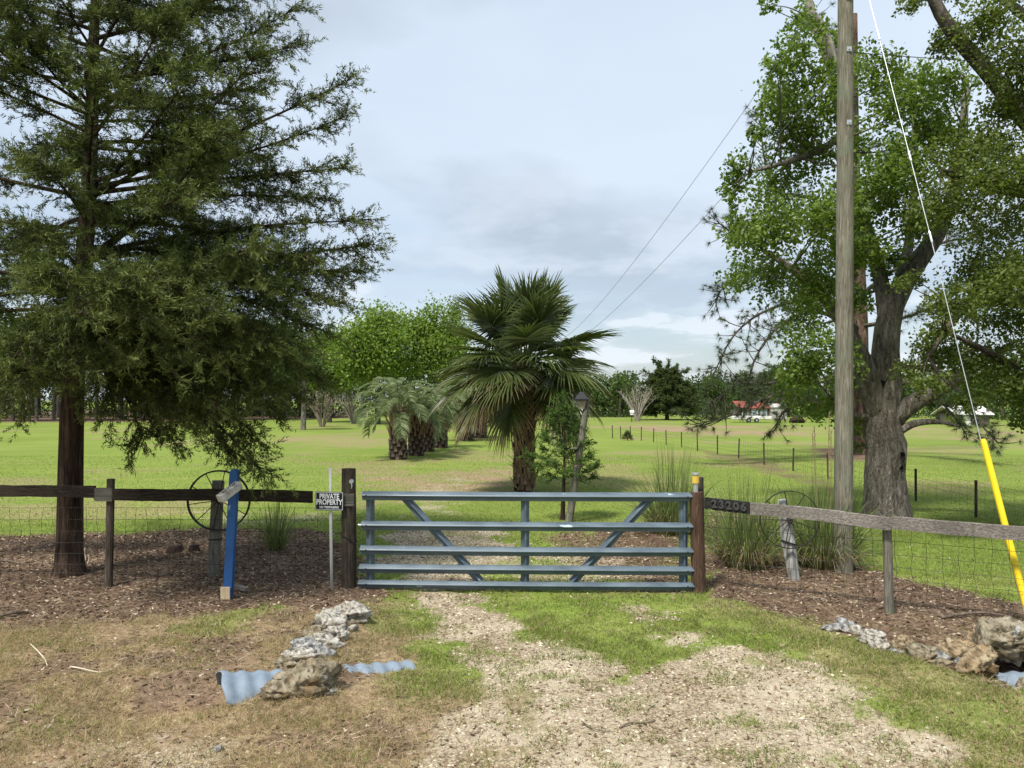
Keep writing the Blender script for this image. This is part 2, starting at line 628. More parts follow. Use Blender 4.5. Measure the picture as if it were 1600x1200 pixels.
def zones(x, y):
    g = zone(GRAVEL, x, y)
    m = zone(MULCH, x, y, 0.6)
    d = zone(DRY, x, y)
    f = zone(GREENP, x, y, 0.5)
    br = fbm(x + 5, y + 9, 2.2, 5)                       # grass breaking through the gravel
    g = g * (0.45 + 0.55 * sstep(0.34, 0.58, br + 0.10)) * (1 - 0.85 * f)
    d = np.clip(d * (0.45 + 1.1 * fbm(x + 3, y + 60, 1.3, 4)) * (1 - 0.8 * f), 0, 1)
    d = np.clip(d + 0.35 * sstep(0.5, 0.72, fbm(x + 88, y + 12, 0.23, 4)), 0, 1)
    soilp = sstep(0.53, 0.66, fbm(x + 71, y + 33, 1.5, 5)) * sstep(15, 9, y)
    m = np.maximum(m, 0.62 * soilp * sstep(0.1, 0.5, d) * (1 - g))
    m = m * (1 - 0.5 * f)
    return g, m, d, f


PIPE_A = np.array([-2.52, 6.50]); PIPE_B = np.array([-1.05, 7.22])


def gh(x, y):
    x = np.asarray(x, float); y = np.asarray(y, float)
    near = sstep(40, 14, y)
    h = (fbm(x, y, 0.35, 3) - 0.5) * 0.10 * near + (fbm(x + 9, y, 1.8, 4) - 0.5) * 0.05 * near * sstep(22, 12, y)
    h = h + (fbm(x + 4, y + 2, 7.0, 3) - 0.5) * 0.022 * sstep(16, 10, y)
    # ditch left of the culvert mouth, low bank over the pipe, hollow at the right mouth
    h = h - 0.22 * np.exp(-(((x + 3.0) / 0.60) ** 2 + ((y - 6.35) / 0.42) ** 2))
    h = h + 0.13 * np.exp(-(((x + 1.85) / 0.42) ** 2 + ((y - 6.75) / 0.50) ** 2))
    h = h + 0.10 * np.exp(-(((x + 1.75) / 0.40) ** 2 + ((y - 8.2) / 1.0) ** 2))
    h = h - 0.30 * np.exp(-(((x - 4.95) / 0.42) ** 2 + ((y - 6.95) / 0.28) ** 2))
    h = h - 0.10 * np.exp(-(((x - 5.2) / 1.2) ** 2 + ((y - 7.6) / 0.6) ** 2))
    # wheel ruts of the drive
    return h


def axis_steps(lo, hi, fine_lo, fine_hi, fine, grow=1.09, mx=60.0):
    c = list(np.arange(fine_lo, fine_hi + 1e-6, fine))
    s = fine
    while c[-1] < hi:
        s = min(s * grow, mx); c.append(c[-1] + s)
    s = fine; left = []
    p = fine_lo
    while p > lo:
        s = min(s * grow, mx); p -= s; left.append(p)
    return np.array(left[::-1] + c)


gx = axis_steps(-700, 700, -8.5, 8.5, 0.07)
gy = axis_steps(-60, 1500, 4.6, 13.0, 0.065, 1.04)
GX, GY = np.meshgrid(gx, gy)
gz = gh(GX, GY)
nx, ny = len(gx), len(gy)
I = (np.arange(ny - 1)[:, None] * nx + np.arange(nx - 1)[None, :])
Qd = np.stack([I, I + 1, I + nx + 1, I + nx], -1).reshape(-1, 4)
zg, zm, zd, zf = zones(GX.ravel(), GY.ravel())


def mat_ground():
    k = NT('ground_soil_and_turf')
    s = k.n('ShaderNodeSeparateColor'); k.l(k.attr('tint').outputs['Color'], s.inputs[0])
    g, m, d = s.outputs[0], s.outputs[1], s.outputs[2]
    big = k.noise(0.12, 5, 0.6)
    mid = k.noise(1.1, 6, 0.62)
    fine = k.noise(14.0, 5, 0.65)
    vf = k.noise(70.0, 3, 0.6)
    mow = k.noise(0.5, 5, 0.6, (0.35, 2.2, 1.0))
    green = k.ramp(fine, [(0.25, (0.105, 0.145, 0.026)), (0.55, (0.15, 0.205, 0.038)), (0.75, (0.225, 0.275, 0.066))])
    green = k.mix(k.ramp(big, [(0.38, 0.0), (0.66, 0.75)]), green, k.ramp(fine, [(0.3, (0.135, 0.185, 0.030)), (0.7, (0.255, 0.32, 0.07))]))
    green = k.mix(k.ramp(mow, [(0.50, 0.0), (0.70, 0.5)]), green, (0.27, 0.27, 0.085))
    straw = k.ramp(fine, [(0.3, (0.14, 0.092, 0.058)), (0.5, (0.26, 0.185, 0.115)), (0.72, (0.44, 0.35, 0.22))])
    dm = k.math('ADD', k.math('MULTIPLY', d, 1.25), k.math('MULTIPLY', k.math('SUBTRACT', mid, 0.5), 0.7))
    turf = k.mix(k.ramp(dm, [(0.20, 0.0), (0.75, 1.0)]), green, straw)
    soil = k.ramp(fine, [(0.28, (0.034, 0.022, 0.015)), (0.48, (0.100, 0.066, 0.045)), (0.66, (0.185, 0.128, 0.086)), (0.8, (0.34, 0.25, 0.17))])
    soil = k.mix(k.ramp(k.noise(0.55, 4), [(0.4, 0.0), (0.65, 0.75)]), soil, k.ramp(fine, [(0.3, (0.115, 0.076, 0.050)), (0.7, (0.28, 0.20, 0.135))]))
    v = k.voro(42.0)
    sand = k.ramp(v.outputs['Distance'], [(0.05, (0.46, 0.39, 0.275)), (0.45, (0.34, 0.275, 0.185)), (0.75, (0.14, 0.10, 0.065))])
    sand = k.mix(k.ramp(mid, [(0.38, 0.0), (0.60, 0.85)]), sand, k.ramp(vf, [(0.3, (0.36, 0.30, 0.215)), (0.7, (0.57, 0.50, 0.375))]))
    sand = k.mix(k.ramp(fine, [(0.52, 0.0), (0.66, 0.7)]), sand, (0.19, 0.13, 0.088))
    mm = k.math('ADD', k.math('ADD', m, k.math('MULTIPLY', k.math('SUBTRACT', mid, 0.5), 0.9)), k.math('MULTIPLY', k.math('SUBTRACT', fine, 0.5), 0.9))
    c = k.mix(k.ramp(mm, [(0.28, 0.0), (0.70, 1.0)]), turf, soil)
    gg = k.math('ADD', k.math('ADD', g, k.math('MULTIPLY', k.math('SUBTRACT', mid, 0.5), 0.7)), k.math('MULTIPLY', k.math('SUBTRACT', fine, 0.5), 1.0))
    c = k.mix(k.ramp(gg, [(0.25, 0.0), (0.68, 1.0)]), c, sand)
    h = k.math('ADD', k.math('MULTIPLY', fine, 0.7), k.math('MULTIPLY', vf, 0.3))
    return k.done(k.principled(c, 0.95, spec=0.08, normal=k.bump(h, 0.8, 0.03)))


gmb = MB().add(np.stack([GX.ravel(), GY.ravel(), gz.ravel()], 1), Q=Qd, col=np.stack([zg, zm, np.clip(zd + 0.16 * sstep(14, 9, GY.ravel()), 0, 1)], 1))
ground = gmb.build('ground', mat_ground(), smooth=True)
tag(ground, kind='structure')

# ------------------------------------------------------------------ ground cover (nobody could count it)
M_GRASS = mat_leaf('grass_blade', 0.30, 0.55, 0.2, 6.0, 1.3)
M_BITS = mat_tint('litter_bits', 0.9, 0.1, 30.0)


def scatter(n, y0, y1, xm=0.70, power=1.0):
    """random ground points, evenly spread over the fan of ground between two distances"""
    u = RNG.random(n)
    y = (y0 ** (2 - power) + u * (y1 ** (2 - power) - y0 ** (2 - power))) ** (1 / (2 - power))
    x = (RNG.random(n) * 2 - 1) * (y * xm + 0.5)
    return x, y


grass = MB()
for (n, y0, y1, Lm, wm) in ((400000, 4.7, 9.0, 0.048, 0.0060), (260000, 9.0, 16.0, 0.050, 0.007), (170000, 16.0, 34.0, 0.045, 0.012)):
    x, y = scatter(n, y0, y1)
    g, m, d, f = zones(x, y)
    clump = fbm(x + 50, y + 20, 3.2, 3)
    dens = (1 - g) * (1 - 0.97 * sstep(0.2, 0.75, m)) * np.where(y > 11, 0.75, 0.35 + 0.65 * sstep(0.35, 0.6, clump)) * (0.75 + 0.25 * f)
    dens = np.maximum(dens, (0.05 + 0.22 * (clump > 0.55)) * (1 - sstep(0.6, 0.9, m)))
    k = RNG.random(n) < dens
    x, y, d, f, clump = x[k], y[k], d[k], f[k], clump[k]
    n = len(x)
    z = gh(x, y)
    dry = RNG.random(n) < np.clip(d * 0.9 + np.where(y < 11, 0.20, 0.08), 0, 0.9)
    t = RNG.random(n)
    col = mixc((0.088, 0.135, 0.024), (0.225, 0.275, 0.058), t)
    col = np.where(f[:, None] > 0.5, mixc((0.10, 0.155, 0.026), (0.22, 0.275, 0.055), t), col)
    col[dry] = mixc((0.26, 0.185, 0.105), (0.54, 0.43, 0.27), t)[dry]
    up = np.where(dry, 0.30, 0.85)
    dr = RNG.normal(size=(n, 3)) * 0.6
    dr[:, 2] = np.abs(dr[:, 2]) * 0.4 + up
    L = Lm * (0.5 + RNG.random(n)) * np.where(dry, 1.5, 1.0) * (0.7 + 0.8 * clump)
    w = wm * (0.6 + 0.8 * RNG.random(n)) * np.where(dry, 0.7, 1)
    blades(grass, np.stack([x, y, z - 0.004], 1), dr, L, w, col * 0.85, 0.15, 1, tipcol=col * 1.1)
# longer bent straws and seed stalks
x, y = scatter(9000, 4.8, 10.5)
g, m, d, f = zones(x, y)
k = RNG.random(len(x)) < (1 - 0.8 * g) * (1 - 0.7 * m) * (0.25 + d)
x, y = x[k], y[k]; n = len(x)
dr = RNG.normal(size=(n, 3)); dr[:, 2] = np.abs(dr[:, 2]) * 0.5 + 0.25
t = RNG.random(n)
blades(grass, np.stack([x, y, gh(x, y)], 1), dr, 0.10 + 0.14 * t, 0.005, mixc((0.34, 0.27, 0.14), (0.58, 0.50, 0.30), RNG.random(n)), 0.45, 3)
tag(grass.build('grass', M_GRASS), 'short patchy grass and straw growing over the ground', 'grass', kind='stuff')

# mulch litter: needles, chips, dead leaves
litter = MB()
x, y = scatter(150000, 4.8, 17.0, power=0.6)
g, m, d, f = zones(x, y)
k = RNG.random(len(x)) < np.clip(m * 0.9 + 0.16 * g + 0.12 * d, 0, 1)
x, y = x[k], y[k]; n = len(x)
a = RNG.random(n) * 2 * PI
dr = np.stack([np.cos(a), np.sin(a), RNG.random(n) * 0.45], 1)
t = RNG.random(n)
col = mixc((0.040, 0.026, 0.018), (0.17, 0.112, 0.074), t)
pale = RNG.random(n) < 0.28
col[pale] = mixc((0.28, 0.20, 0.13), (0.50, 0.42, 0.32), t)[pale]
needle = RNG.random(n) < 0.6
L = np.where(needle, 0.05 + 0.10 * RNG.random(n), 0.02 + 0.035 * RNG.random(n))
w = np.where(needle, 0.005, 0.015 + 0.015 * RNG.random(n)) * (0.7 + y / 18)
blades(litter, np.stack([x, y, gh(x, y) + 0.003], 1), dr, L, w, col, 0.0, 1, tipcol=col * 1.2)
x, y = scatter(900, 4.8, 12.0)
n = len(x)
leaf_quads(litter, np.stack([x, y, gh(x, y) + 0.012], 1), 0.035 + 0.03 * RNG.random(n), mixc((0.11, 0.075, 0.05), (0.26, 0.185, 0.12), RNG.random(n)), 2.5, 0.55)
tag(litter.build('leaf_litter', M_BITS), 'brown mulch of pine needles, bark chips and dead leaves', 'leaf litter', kind='stuff')

# gravel
oct_v = np.array([[1, 0, 0], [-1, 0, 0], [0, 1, 0], [0, -1, 0], [0, 0, 1], [0, 0, -1]], float)
oct_t = np.array([[0, 2, 4], [2, 1, 4], [1, 3, 4], [3, 0, 4], [2, 0, 5], [1, 2, 5], [3, 1, 5], [0, 3, 5]])
x, y = scatter(130000, 4.8, 15.0, 0.55, power=0.4)
g, m, d, f = zones(x, y)
k = RNG.random(len(x)) < np.clip(g * 1.05 * (0.25 + 0.9 * fbm(x, y, 2.7, 3)) + 0.008 + 0.03 * m, 0, 1) * 0.75
x, y = x[k], y[k]; n = len(x)
s = 0.0045 + 0.014 * RNG.random(n) ** 3
s *= (0.75 + y / 24)
V = oct_v[None] * (0.6 + 0.8 * RNG.random((n, 6, 1))) * s[:, None, None] * np.array([1.15, 1.0, 0.65])
a = RNG.random(n) * 2 * PI
ca, sa = np.cos(a)[:, None], np.sin(a)[:, None]
V = np.stack([V[..., 0] * ca - V[..., 1] * sa, V[..., 0] * sa + V[..., 1] * ca, V[..., 2]], -1)
V += np.stack([x, y, gh(x, y) + s * 0.2], 1)[:, None, :]
col = mixc((0.22, 0.17, 0.115), (0.62, 0.55, 0.42), RNG.random(n) ** 1.2)
gr = RNG.random(n) < 0.08
col[gr] = (0.24, 0.155, 0.105)
gmb2 = MB().add(V.reshape(-1, 3), T=(np.arange(n)[:, None, None] * 6 + oct_t[None]).reshape(-1, 3), col=np.repeat(col, 6, 0))
tag(gmb2.build('gravel', M_BITS), 'loose pale gravel and shell stones on the drive', 'gravel', kind='stuff')

# ------------------------------------------------------------------ gate, posts, fences
def mat_gate():
    k = NT('blue_grey_painted_steel')
    nz = k.noise(7, 5, 0.6, (0.35, 1, 1))
    c = k.ramp(nz, [(0.3, (0.062, 0.088, 0.112)), (0.7, (0.118, 0.158, 0.190))])
    rub = k.noise(2.1, 6, 0.65, (1.0, 2, 2))
    c = k.mix(k.ramp(rub, [(0.665, 0.0), (0.70, 0.75)]), c, (0.50, 0.58, 0.62))
    rust = k.noise(11, 5, 0.7)
    c = k.mix(k.ramp(rust, [(0.66, 0.0), (0.74, 0.6)]), c, (0.10, 0.065, 0.045))
    return k.done(k.principled(c, k.ramp(nz, [(0.3, 0.34), (0.7, 0.5)]), 0.15, 0.5))


M_GATE = mat_gate()
M_POST_D = mat_wood('dark_weathered_post', (0.018, 0.013, 0.010), (0.062, 0.048, 0.038), (0.135, 0.110, 0.088), 2, 8.0, 0.8, (0.05, 0.052, 0.030))
M_POST_R = mat_wood('reddish_brown_post', (0.030, 0.017, 0.012), (0.085, 0.050, 0.034), (0.145, 0.098, 0.070), 2, 8.0, 0.8)
M_POST_G = mat_wood('grey_weathered_post', (0.065, 0.058, 0.046), (0.165, 0.152, 0.122), (0.27, 0.255, 0.215), 2, 8.0, 0.8, (0.13, 0.15, 0.10))
M_POST_W = mat_wood('flaking_white_post', (0.075, 0.070, 0.062), (0.33, 0.33, 0.31), (0.55, 0.55, 0.53), 2, 3.0, 0.8)
M_RAIL_D = mat_wood('dark_fence_rail', (0.009, 0.007, 0.005), (0.028, 0.021, 0.016), (0.062, 0.050, 0.039), 0, 9.0, 0.7, (0.035, 0.030, 0.018))
M_RAIL_G = mat_wood('grey_fence_rail', (0.075, 0.062, 0.052), (0.175, 0.152, 0.135), (0.29, 0.265, 0.24), 0, 9.0, 0.7)
M_PLATE = mat_wood('grey_splice_board', (0.050, 0.046, 0.038), (0.098, 0.092, 0.078), (0.16, 0.15, 0.13), 0, 4.0, 0.5)
M_CHAR = mat_plain('charred_wood', (0.016, 0.014, 0.013), 0.75, var=0.5, nscale=30, bstr=0.9)
M_IRON = mat_plain('dark_iron', (0.035, 0.029, 0.026), 0.6, 0.5, 0.4, 0.4, 18)
M_WIRE = mat_plain('fence_wire', (0.045, 0.042, 0.038), 0.6, 0.6, 0.4, 0.2, 18)
M_STEEL = mat_plain('galvanised_steel', (0.52, 0.53, 0.54), 0.4, 0.7, 0.5, 0.15, 25)
M_PVC = mat_plain('chalky_white_plastic', (0.60, 0.60, 0.57), 0.6, var=0.15, nscale=6)
M_BLACK = mat_plain('black_enamel', (0.012, 0.013, 0.017), 0.4, var=0.2)


def rnd_post(mb, x, y, top, r, lean=(0, 0), sides=16, base=-0.25, flat=True, seed=0, ridge=0.06):
    z = np.linspace(base, top, 9)
    t = (z - 0) / max(top, 0.1)
    pts = np.stack([x + lean[0] * t, y + lean[1] * t, z], 1)
    tube(mb, pts, r * (1.03 - 0.06 * np.clip(t, 0, 1)), sides, ridge=ridge, rfreq=8, seed=seed)


GL = np.array([*G(545, 918)]); GR_ = np.array([*G(1092, 925)])

# gate -----------------------------------------------------------------
gl = P(566, 800, 10.10); grr = P(1081, 800, 9.95)
ang = math.atan2(grr[1] - gl[1], grr[0] - gl[0])
glen = math.hypot(grr[0] - gl[0], grr[1] - gl[1])
gate = thing('farm_gate', 'wide blue-grey metal farm gate with five rails and two diagonal braces', 'gate', (gl[0], gl[1], 0), ang)
PROF = np.array([(0.030, 0.060), (0.002, 0.061), (-0.012, 0.055), (-0.030, 0.040), (-0.048, 0.024), (-0.055, 0.012), (-0.052, 0.002), (-0.014, -0.012), (-0.008, -0.030), (-0.008, -0.052), (0.004, -0.058), (0.030, -0.058)])


def channel(mb, p0, p1, face=(0, -1, 0), s=1.0, bow=0.0, n=9):
    """rolled-steel channel between two points, ribbed face towards `face`"""
    p0 = np.asarray(p0, float); p1 = np.asarray(p1, float)
    d = nrm(p1 - p0); f = np.asarray(face, float); u = np.cross(f, d)
    if u[2] < 0 or (abs(u[2]) < 1e-3 and u[0] < 0):
        u = -u
    prof = np.concatenate([PROF, PROF[::-1] + np.array([0.0045, 0]) * 1.0])
    prof[len(PROF):, 1] *= 0.96
    m = len(prof)
    V = []
    for t in np.linspace(0, 1, n):
        c = p0 + (p1 - p0) * t + np.array([0, 0, -1]) * bow * math.sin(PI * t)
        V.append(c + (-f)[None] * prof[:, :1] * s + u[None] * prof[:, 1:] * s)
    V = np.concatenate(V)
    i = np.arange(n - 1)[:, None] * m; j = np.arange(m)[None]; k = (j + 1) % m
    Q = np.stack([i + j, i + k, i + m + k, i + m + j], -1).reshape(-1, 4)
    h = len(PROF)
    caps = []
    for b in (0, (n - 1) * m):
        for a in range(h - 1):
            caps.append((b + a, b + a + 1, b + m - 2 - a, b + m - 1 - a))
    mb.add(V, Q=np.concatenate([Q, np.array(caps)]))


rz = [1.232, 0.841, 0.518, 0.274, 0.072]
for i, z in enumerate(rz):
    mb = MB()
    e = 0.012 * i
    channel(mb, (-e, 0, z), (glen + e * 0.6, 0, z), s=0.98 if i < 4 else 0.86, bow=0.012 * random.uniform(0.2, 1))
    rail = mb.build('rail', M_GATE, gate)
    for xx in (0.06, glen - 0.06):
        b = MB(); tube(b, [(xx, -0.064, z + 0.010), (xx, -0.050, z + 0.010)], [0.009, 0.011], 8); b.build('bolt', M_IRON, rail)
for px in (577, 822, 1069):
    xx = (px - 566) / (1081 - 566) * glen
    mb = MB(); channel(mb, (xx, 0.052, 0.03), (xx, 0.052, 1.27), s=0.92)
    mb.build('upright', M_GATE, gate)
for a, b in ((632, 752), (1018, 896)):
    xa = (a - 566) / 515 * glen; xb = (b - 566) / 515 * glen
    mb = MB(); channel(mb, (xa, 0.058, 1.20), (xb, 0.058, 0.10), s=0.92)
    mb.build('diagonal_brace', M_GATE, gate)
mb = MB()
tube(mb, [(glen + 0.00, 0.02, 0.12), (glen + 0.07, 0.02, 0.12), (glen + 0.11, 0.03, 0.10)], 0.014, 8)
mb.build('hinge', M_IRON, gate)
mb = MB()
tube(mb, [(-0.05, -0.01, 0.855), (0.02, -0.02, 0.845), (0.05, -0.035, 0.84)], 0.010, 6)
mb.build('latch', M_STEEL, gate)

# left gate post ----------------------------------------------------------
gpl = thing('gate_post', 'thick dark round wooden gate post right beside the black sign', 'post', (GL[0], GL[1], 0))
mb = MB(); rnd_post(mb, 0, 0, 1.58, 0.095, (0.0, 0), 20, seed=2, ridge=0.09); mb.build('post', M_POST_D, gpl)
mb = MB(); box(mb, (-0.03, -0.098, 1.175), (0.24, 0.028, 0.165), bev=0.004); mb.build('board_end', M_PLATE, gpl)
mb = MB()
tube(mb, [(0.055, -0.09, 1.42), (0.055, -0.125, 1.42)], [0.032, 0.026], 10)
tube(mb, [(0.062, -0.12, 1.40), (0.066, -0.125, 1.36), (0.060, -0.12, 1.33)], 0.008, 6)
mb.build('insulator', M_STEEL, gpl)
mb = MB()
a = np.linspace(-0.2, 2 * PI, 30)
tube(mb, np.stack([0.103 * np.cos(a), 0.103 * np.sin(a), 0.66 - 0.06 * np.cos(a) + 0.015 * np.sin(3 * a)], 1), 0.005, 5)
tube(mb, smooth_path([(0.10, -0.02, 0.60), (0.14, -0.05, 0.56), (0.19, -0.02, 0.56)], 8), 0.004, 5)
mb.build('wire_wrap', M_IRON, gpl)

# right gate posts -----------------------------------------------------------
gpr = thing('gate_post', 'reddish-brown wooden gate post carrying the small yellow-banded lamp', 'post', (GR_[0], GR_[1], 0))
mb = MB(); rnd_post(mb, 0, 0, 1.30, 0.088, (-0.035, 0), 20, seed=5, ridge=0.08); mb.build('post', M_POST_R, gpr)
sp = thing('fence_post', 'short dark fence post standing tight behind the right gate post', 'post', (GR_[0] + 0.075, GR_[1] + 0.19, 0))
mb = MB(); rnd_post(mb, 0, 0, 1.47, 0.052, (-0.02, 0), 14, seed=8); mb.build('post', M_POST_D, sp)
lx, lz = GR_[0] - 0.045, 1.30
lamp = thing('solar_lamp', 'small steel lamp with yellow lens on top of the right gate post', 'lamp', (lx, GR_[1] - 0.01, lz - 0.02))
mb = MB(); tube(mb, [(0, 0, 0), (0, 0, 0.13)], 0.032, 14); mb.build('sleeve', M_STEEL, lamp)
mb = MB(); tube(mb, [(0, 0, 0.13), (0, 0, 0.135), (0, 0, 0.225), (0, 0, 0.23)], [0.030, 0.046, 0.046, 0.03], 16); mb.build('lens', mat_plain('amber_lens', (0.60, 0.42, 0.08), 0.35, var=0.1), lamp)
mb = MB(); tube(mb, [(0, 0, 0.23), (0, 0, 0.24), (0, 0, 0.265), (0, 0, 0.268)], [0.03, 0.048, 0.048, 0.03], 16); mb.build('cap', M_STEEL, lamp)


# woven wire helper
def woven(mb, a, b, zs, step=0.155, wob=0.012, r=0.0022, z1=None, seed=0):
    rg = np.random.default_rng(seed)
    a = np.array(a, float); b = np.array(b, float); L = np.linalg.norm(b - a); d = (b - a) / L
    n = int(L / 0.25) + 2
    for z in zs:
        t = np.linspace(0, 1, n)
        xy = a + (b - a) * t[:, None] + rg.normal(size=(n, 2)) * 0.004
        zz = z + np.cumsum(rg.normal(size=n)) * wob * 0.15
        zz = zz - np.linspace(0, zz[-1] - z, n)
        tube(mb, np.column_stack([xy, zz]), r, 4, cap=False)
    x = step * 0.6
    while x < L:
        p = a + d * x
        off = rg.normal(size=len(zs)) * wob
        pts = np.column_stack([p[0] + d[0] * off, p[1] + d[1] * off, zs])
        tube(mb, pts, r, 4, cap=False)
        x += step * rg.uniform(0.9, 1.1)


def rail_board(mb, p0, p1, h, th=0.032, seed=0, n=24, taper=0.0):
    """sawn board with slightly wavering edges"""
    rg = np.random.default_rng(seed)
    p0 = np.asarray(p0, float); p1 = np.asarray(p1, float)
    d = p1 - p0; L = np.linalg.norm(d[:2]); f = np.array([d[1], -d[0], 0]) / L
    V = []
    for i, t in enumerate(np.linspace(0, 1, n)):
        c = p0 + d * t
        c = c + np.array([0, 0, 0.012 * math.sin(t * 5 + seed)]) + f * 0.008 * math.sin(t * 7 + seed * 2)
        hu = h / 2 + rg.normal() * 0.0025; hd = h / 2 + rg.normal() * 0.0025
        for (s, u) in ((1, -hd), (1, hu - 0.006), (0.7, hu), (-0.7, hu), (-1, hu - 0.006), (-1, -hd)):
            V.append(c + f * th / 2 * s + np.array([0, 0, u]))
    m = 6
    i = np.arange(n - 1)[:, None] * m; j = np.arange(m)[None]; k = (j + 1) % m
    Q = np.stack([i + j, i + k, i + m + k, i + m + j], -1).reshape(-1, 4)
    e = (n - 1) * m
    Q = np.concatenate([Q, [(0, 1, 4, 5), (e, e + 5, e + 4, e + 1), (1, 2, 3, 4), (e + 4, e + 3, e + 2, e + 1)]])
    mb.add(np.array(V), Q=Q)


# left fence ------------------------------------------------------------------
fl = thing('board_fence', 'dark top-rail fence with wire mesh running left from the gate', 'fence')
pA = P(-420, 765, 10.75); pB = P(150, 770, 10.38); pC = P(490, 777, 10.20); pD = P(545, 779, 10.06)
pA[2], pB[2], pC[2] = 1.285, 1.245, 1.205
for i, (p, q) in enumerate(((pA, pB + np.array([0.02, 0, 0])), (pB + np.array([0.03, -0.034, 0]), pC))):
    mb = MB(); rail_board(mb, p + np.array([0, -0.05, 0]), q + np.array([0, -0.05, 0]), 0.158, 0.036, seed=3 + i); mb.build('rail', M_RAIL_D, fl)
mb = MB(); box(mb, P(162, 773, 10.27), (0.235, 0.026, 0.175), bev=0.003); mb.build('splice_board', M_PLATE, fl)
for (px, py, top) in ((168, 915, 1.43), (-260, 912, 1.4)):
    x, y = G(px, py)
    mb = MB(); rnd_post(mb, x, y + 0.03, top, 0.052, (0.03, 0), 12, seed=px % 7); mb.build('post', M_POST_D, fl)
mb = MB()
zs = np.array([0.06, 0.16, 0.28, 0.42, 0.57, 0.72, 0.88, 1.04])
woven(mb, G(-420, 911), G(166, 914), zs, seed=1); woven(mb, G(166, 914), (GL[0], GL[1] + 0.09), zs, seed=2)
w_ = mb.build('wire_mesh', M_WIRE, fl); w_['kind'] = 'stuff'

# right fence ----------------------------------------------------------------------
fr = thing('board_fence', 'grey board fence with wire mesh and charred house number, right of gate', 'fence')
rA = P(1094, 791, 9.86); rB = P(1391, 818, 8.84); rC = P(1600, 832, 8.26); rD = rC + (rC - rB) * 1.6
rA[2] = 1.175; rB[2] = 1.075; rC[2] = 1.075; rD[2] = 1.06
d_ = nrm(rB - rA)
mid = rA + (rB - rA) * 0.285
mb = MB(); rail_board(mb, mid, rB + d_ * 0.01, 0.148, 0.038, seed=12); r1 = mb.build('rail', M_RAIL_G, fr)
mb = MB(); rail_board(mb, rB + d_ * 0.012, rD, 0.148, 0.038, seed=15); mb.build('rail', M_RAIL_G, fr)


def charred(mb, a, b, h, th):
    """burnt end of the board: ragged, splintered towards the post"""
    rg = np.random.default_rng(5)
    n = 26; d = b - a; L = np.linalg.norm(d[:2]); f = np.array([d[1], -d[0], 0]) / L
    V = []
    for i, t in enumerate(np.linspace(0, 1, n)):
        c = a + d * t
        e = 0.016 * (1 - 0.5 * t)
        hu = h / 2 + rg.normal() * e * 0.25 - 0.004; hd = h / 2 - abs(rg.normal()) * e * 0.8 + 0.004
        for s, u in ((1, -hd), (1.1 + rg.normal() * 0.2, -hd * 0.4), (1.1 + rg.normal() * 0.2, hu * 0.4), (1, hu), (-1, hu), (-1, -hd)):
            V.append(c + f * th / 2 * s + np.array([0, 0, u]))
    m = 6
    i = np.arange(n - 1)[:, None] * m; j = np.arange(m)[None]; k = (j + 1) % m
    Q = np.stack([i + j, i + k, i + m + k, i + m + j], -1).reshape(-1, 4)
    e = (n - 1) * m
    Q = np.concatenate([Q, [(0, 1, 2, 5), (2, 3, 4, 5), (e, e + 5, e + 2, e + 1), (e + 2, e + 5, e + 4, e + 3)]])
    mb.add(np.array(V), Q=Q)
    for q in range(6):                                   # splinters
        z = -h / 2 + h * (q + 0.5) / 6
        p0 = a + d * 0.05 + np.array([0, 0, z]); p1 = a - nrm(d) * rg.uniform(0.02, 0.08) + np.array([0, 0, z + rg.normal() * 0.008]) + f * 0.012
        tube(mb, [p0, p1], [0.014, 0.003], 5)


mb = MB(); charred(mb, rA + d_ * 0.06, mid - d_ * 0.002, 0.155, 0.040)
ch = mb.build('charred_rail_end', M_CHAR, fr); ch['label'] = 'burnt black board end with raised house numbers'


def text_mesh(txt, size, ext, name, mat, parent, loc, rot, xs=1.0, off=0.0, align='CENTER'):
    cu = bpy.data.curves.new(name, 'FONT')
    cu.body = txt; cu.size = size; cu.extrude = ext; cu.align_x = align; cu.align_y = 'CENTER'; cu.offset = off
    cu.resolution_u = 3
    if ext > 0.002:
        cu.bevel_depth = 0.0015
    ob = bpy.data.objects.new(name, cu); COL.objects.link(ob)
    bpy.context.view_layer.update()
    dg = bpy.context.evaluated_depsgraph_get()
    me = bpy.data.meshes.new_from_object(ob.evaluated_get(dg))
    bpy.data.objects.remove(ob, do_unlink=True)
    me.name = name
    me.materials.clear(); me.materials.append(mat)
    for v in me.vertices:
        v.co.x *= xs
    o = bpy.data.objects.new(name, me); COL.objects.link(o)
    o.parent = parent; o.location = loc; o.rotation_euler = rot
    return o


M_NUM = mat_plain('tarnished_number', (0.070, 0.070, 0.074), 0.45, 0.5, 0.5, 0.3, 30)
ra = math.atan2(d_[1], d_[0]); rp = math.atan2(d_[2], math.hypot(d_[0], d_[1]))
for i, dg_ in enumerate('23206'):
    c = rA + (mid - rA) * (0.30 + 0.145 * i)
    fn = np.array([d_[1], -d_[0], 0]); fn = fn / np.linalg.norm(fn)
    o = text_mesh(dg_, 0.138, 0.008, 'house_number', M_NUM, ch, tuple(c + fn * 0.030 + np.array([0, 0, 0.002])), (R(90), -rp - R(8), ra), 1.0, 0.004)
px_, py_ = G(1391, 960)
mb = MB(); rnd_post(mb, px_, py_ + 0.02, 1.04, 0.052, (-0.02, 0.02), 14, seed=4); mb.build('post', M_POST_G, fr)
pe = rB + (rC - rB) * 1.9
mb = MB(); rnd_post(mb, pe[0], pe[1] + 0.05, 1.04, 0.052, (0, 0), 14, seed=6); mb.build('post', M_POST_G, fr)
mb = MB()
woven(mb, (GR_[0], GR_[1] + 0.1), (px_, py_ + 0.08), zs * 0.95, seed=3); woven(mb, (px_, py_ + 0.08), (pe[0], pe[1] + 0.1), zs * 0.95, seed=4)
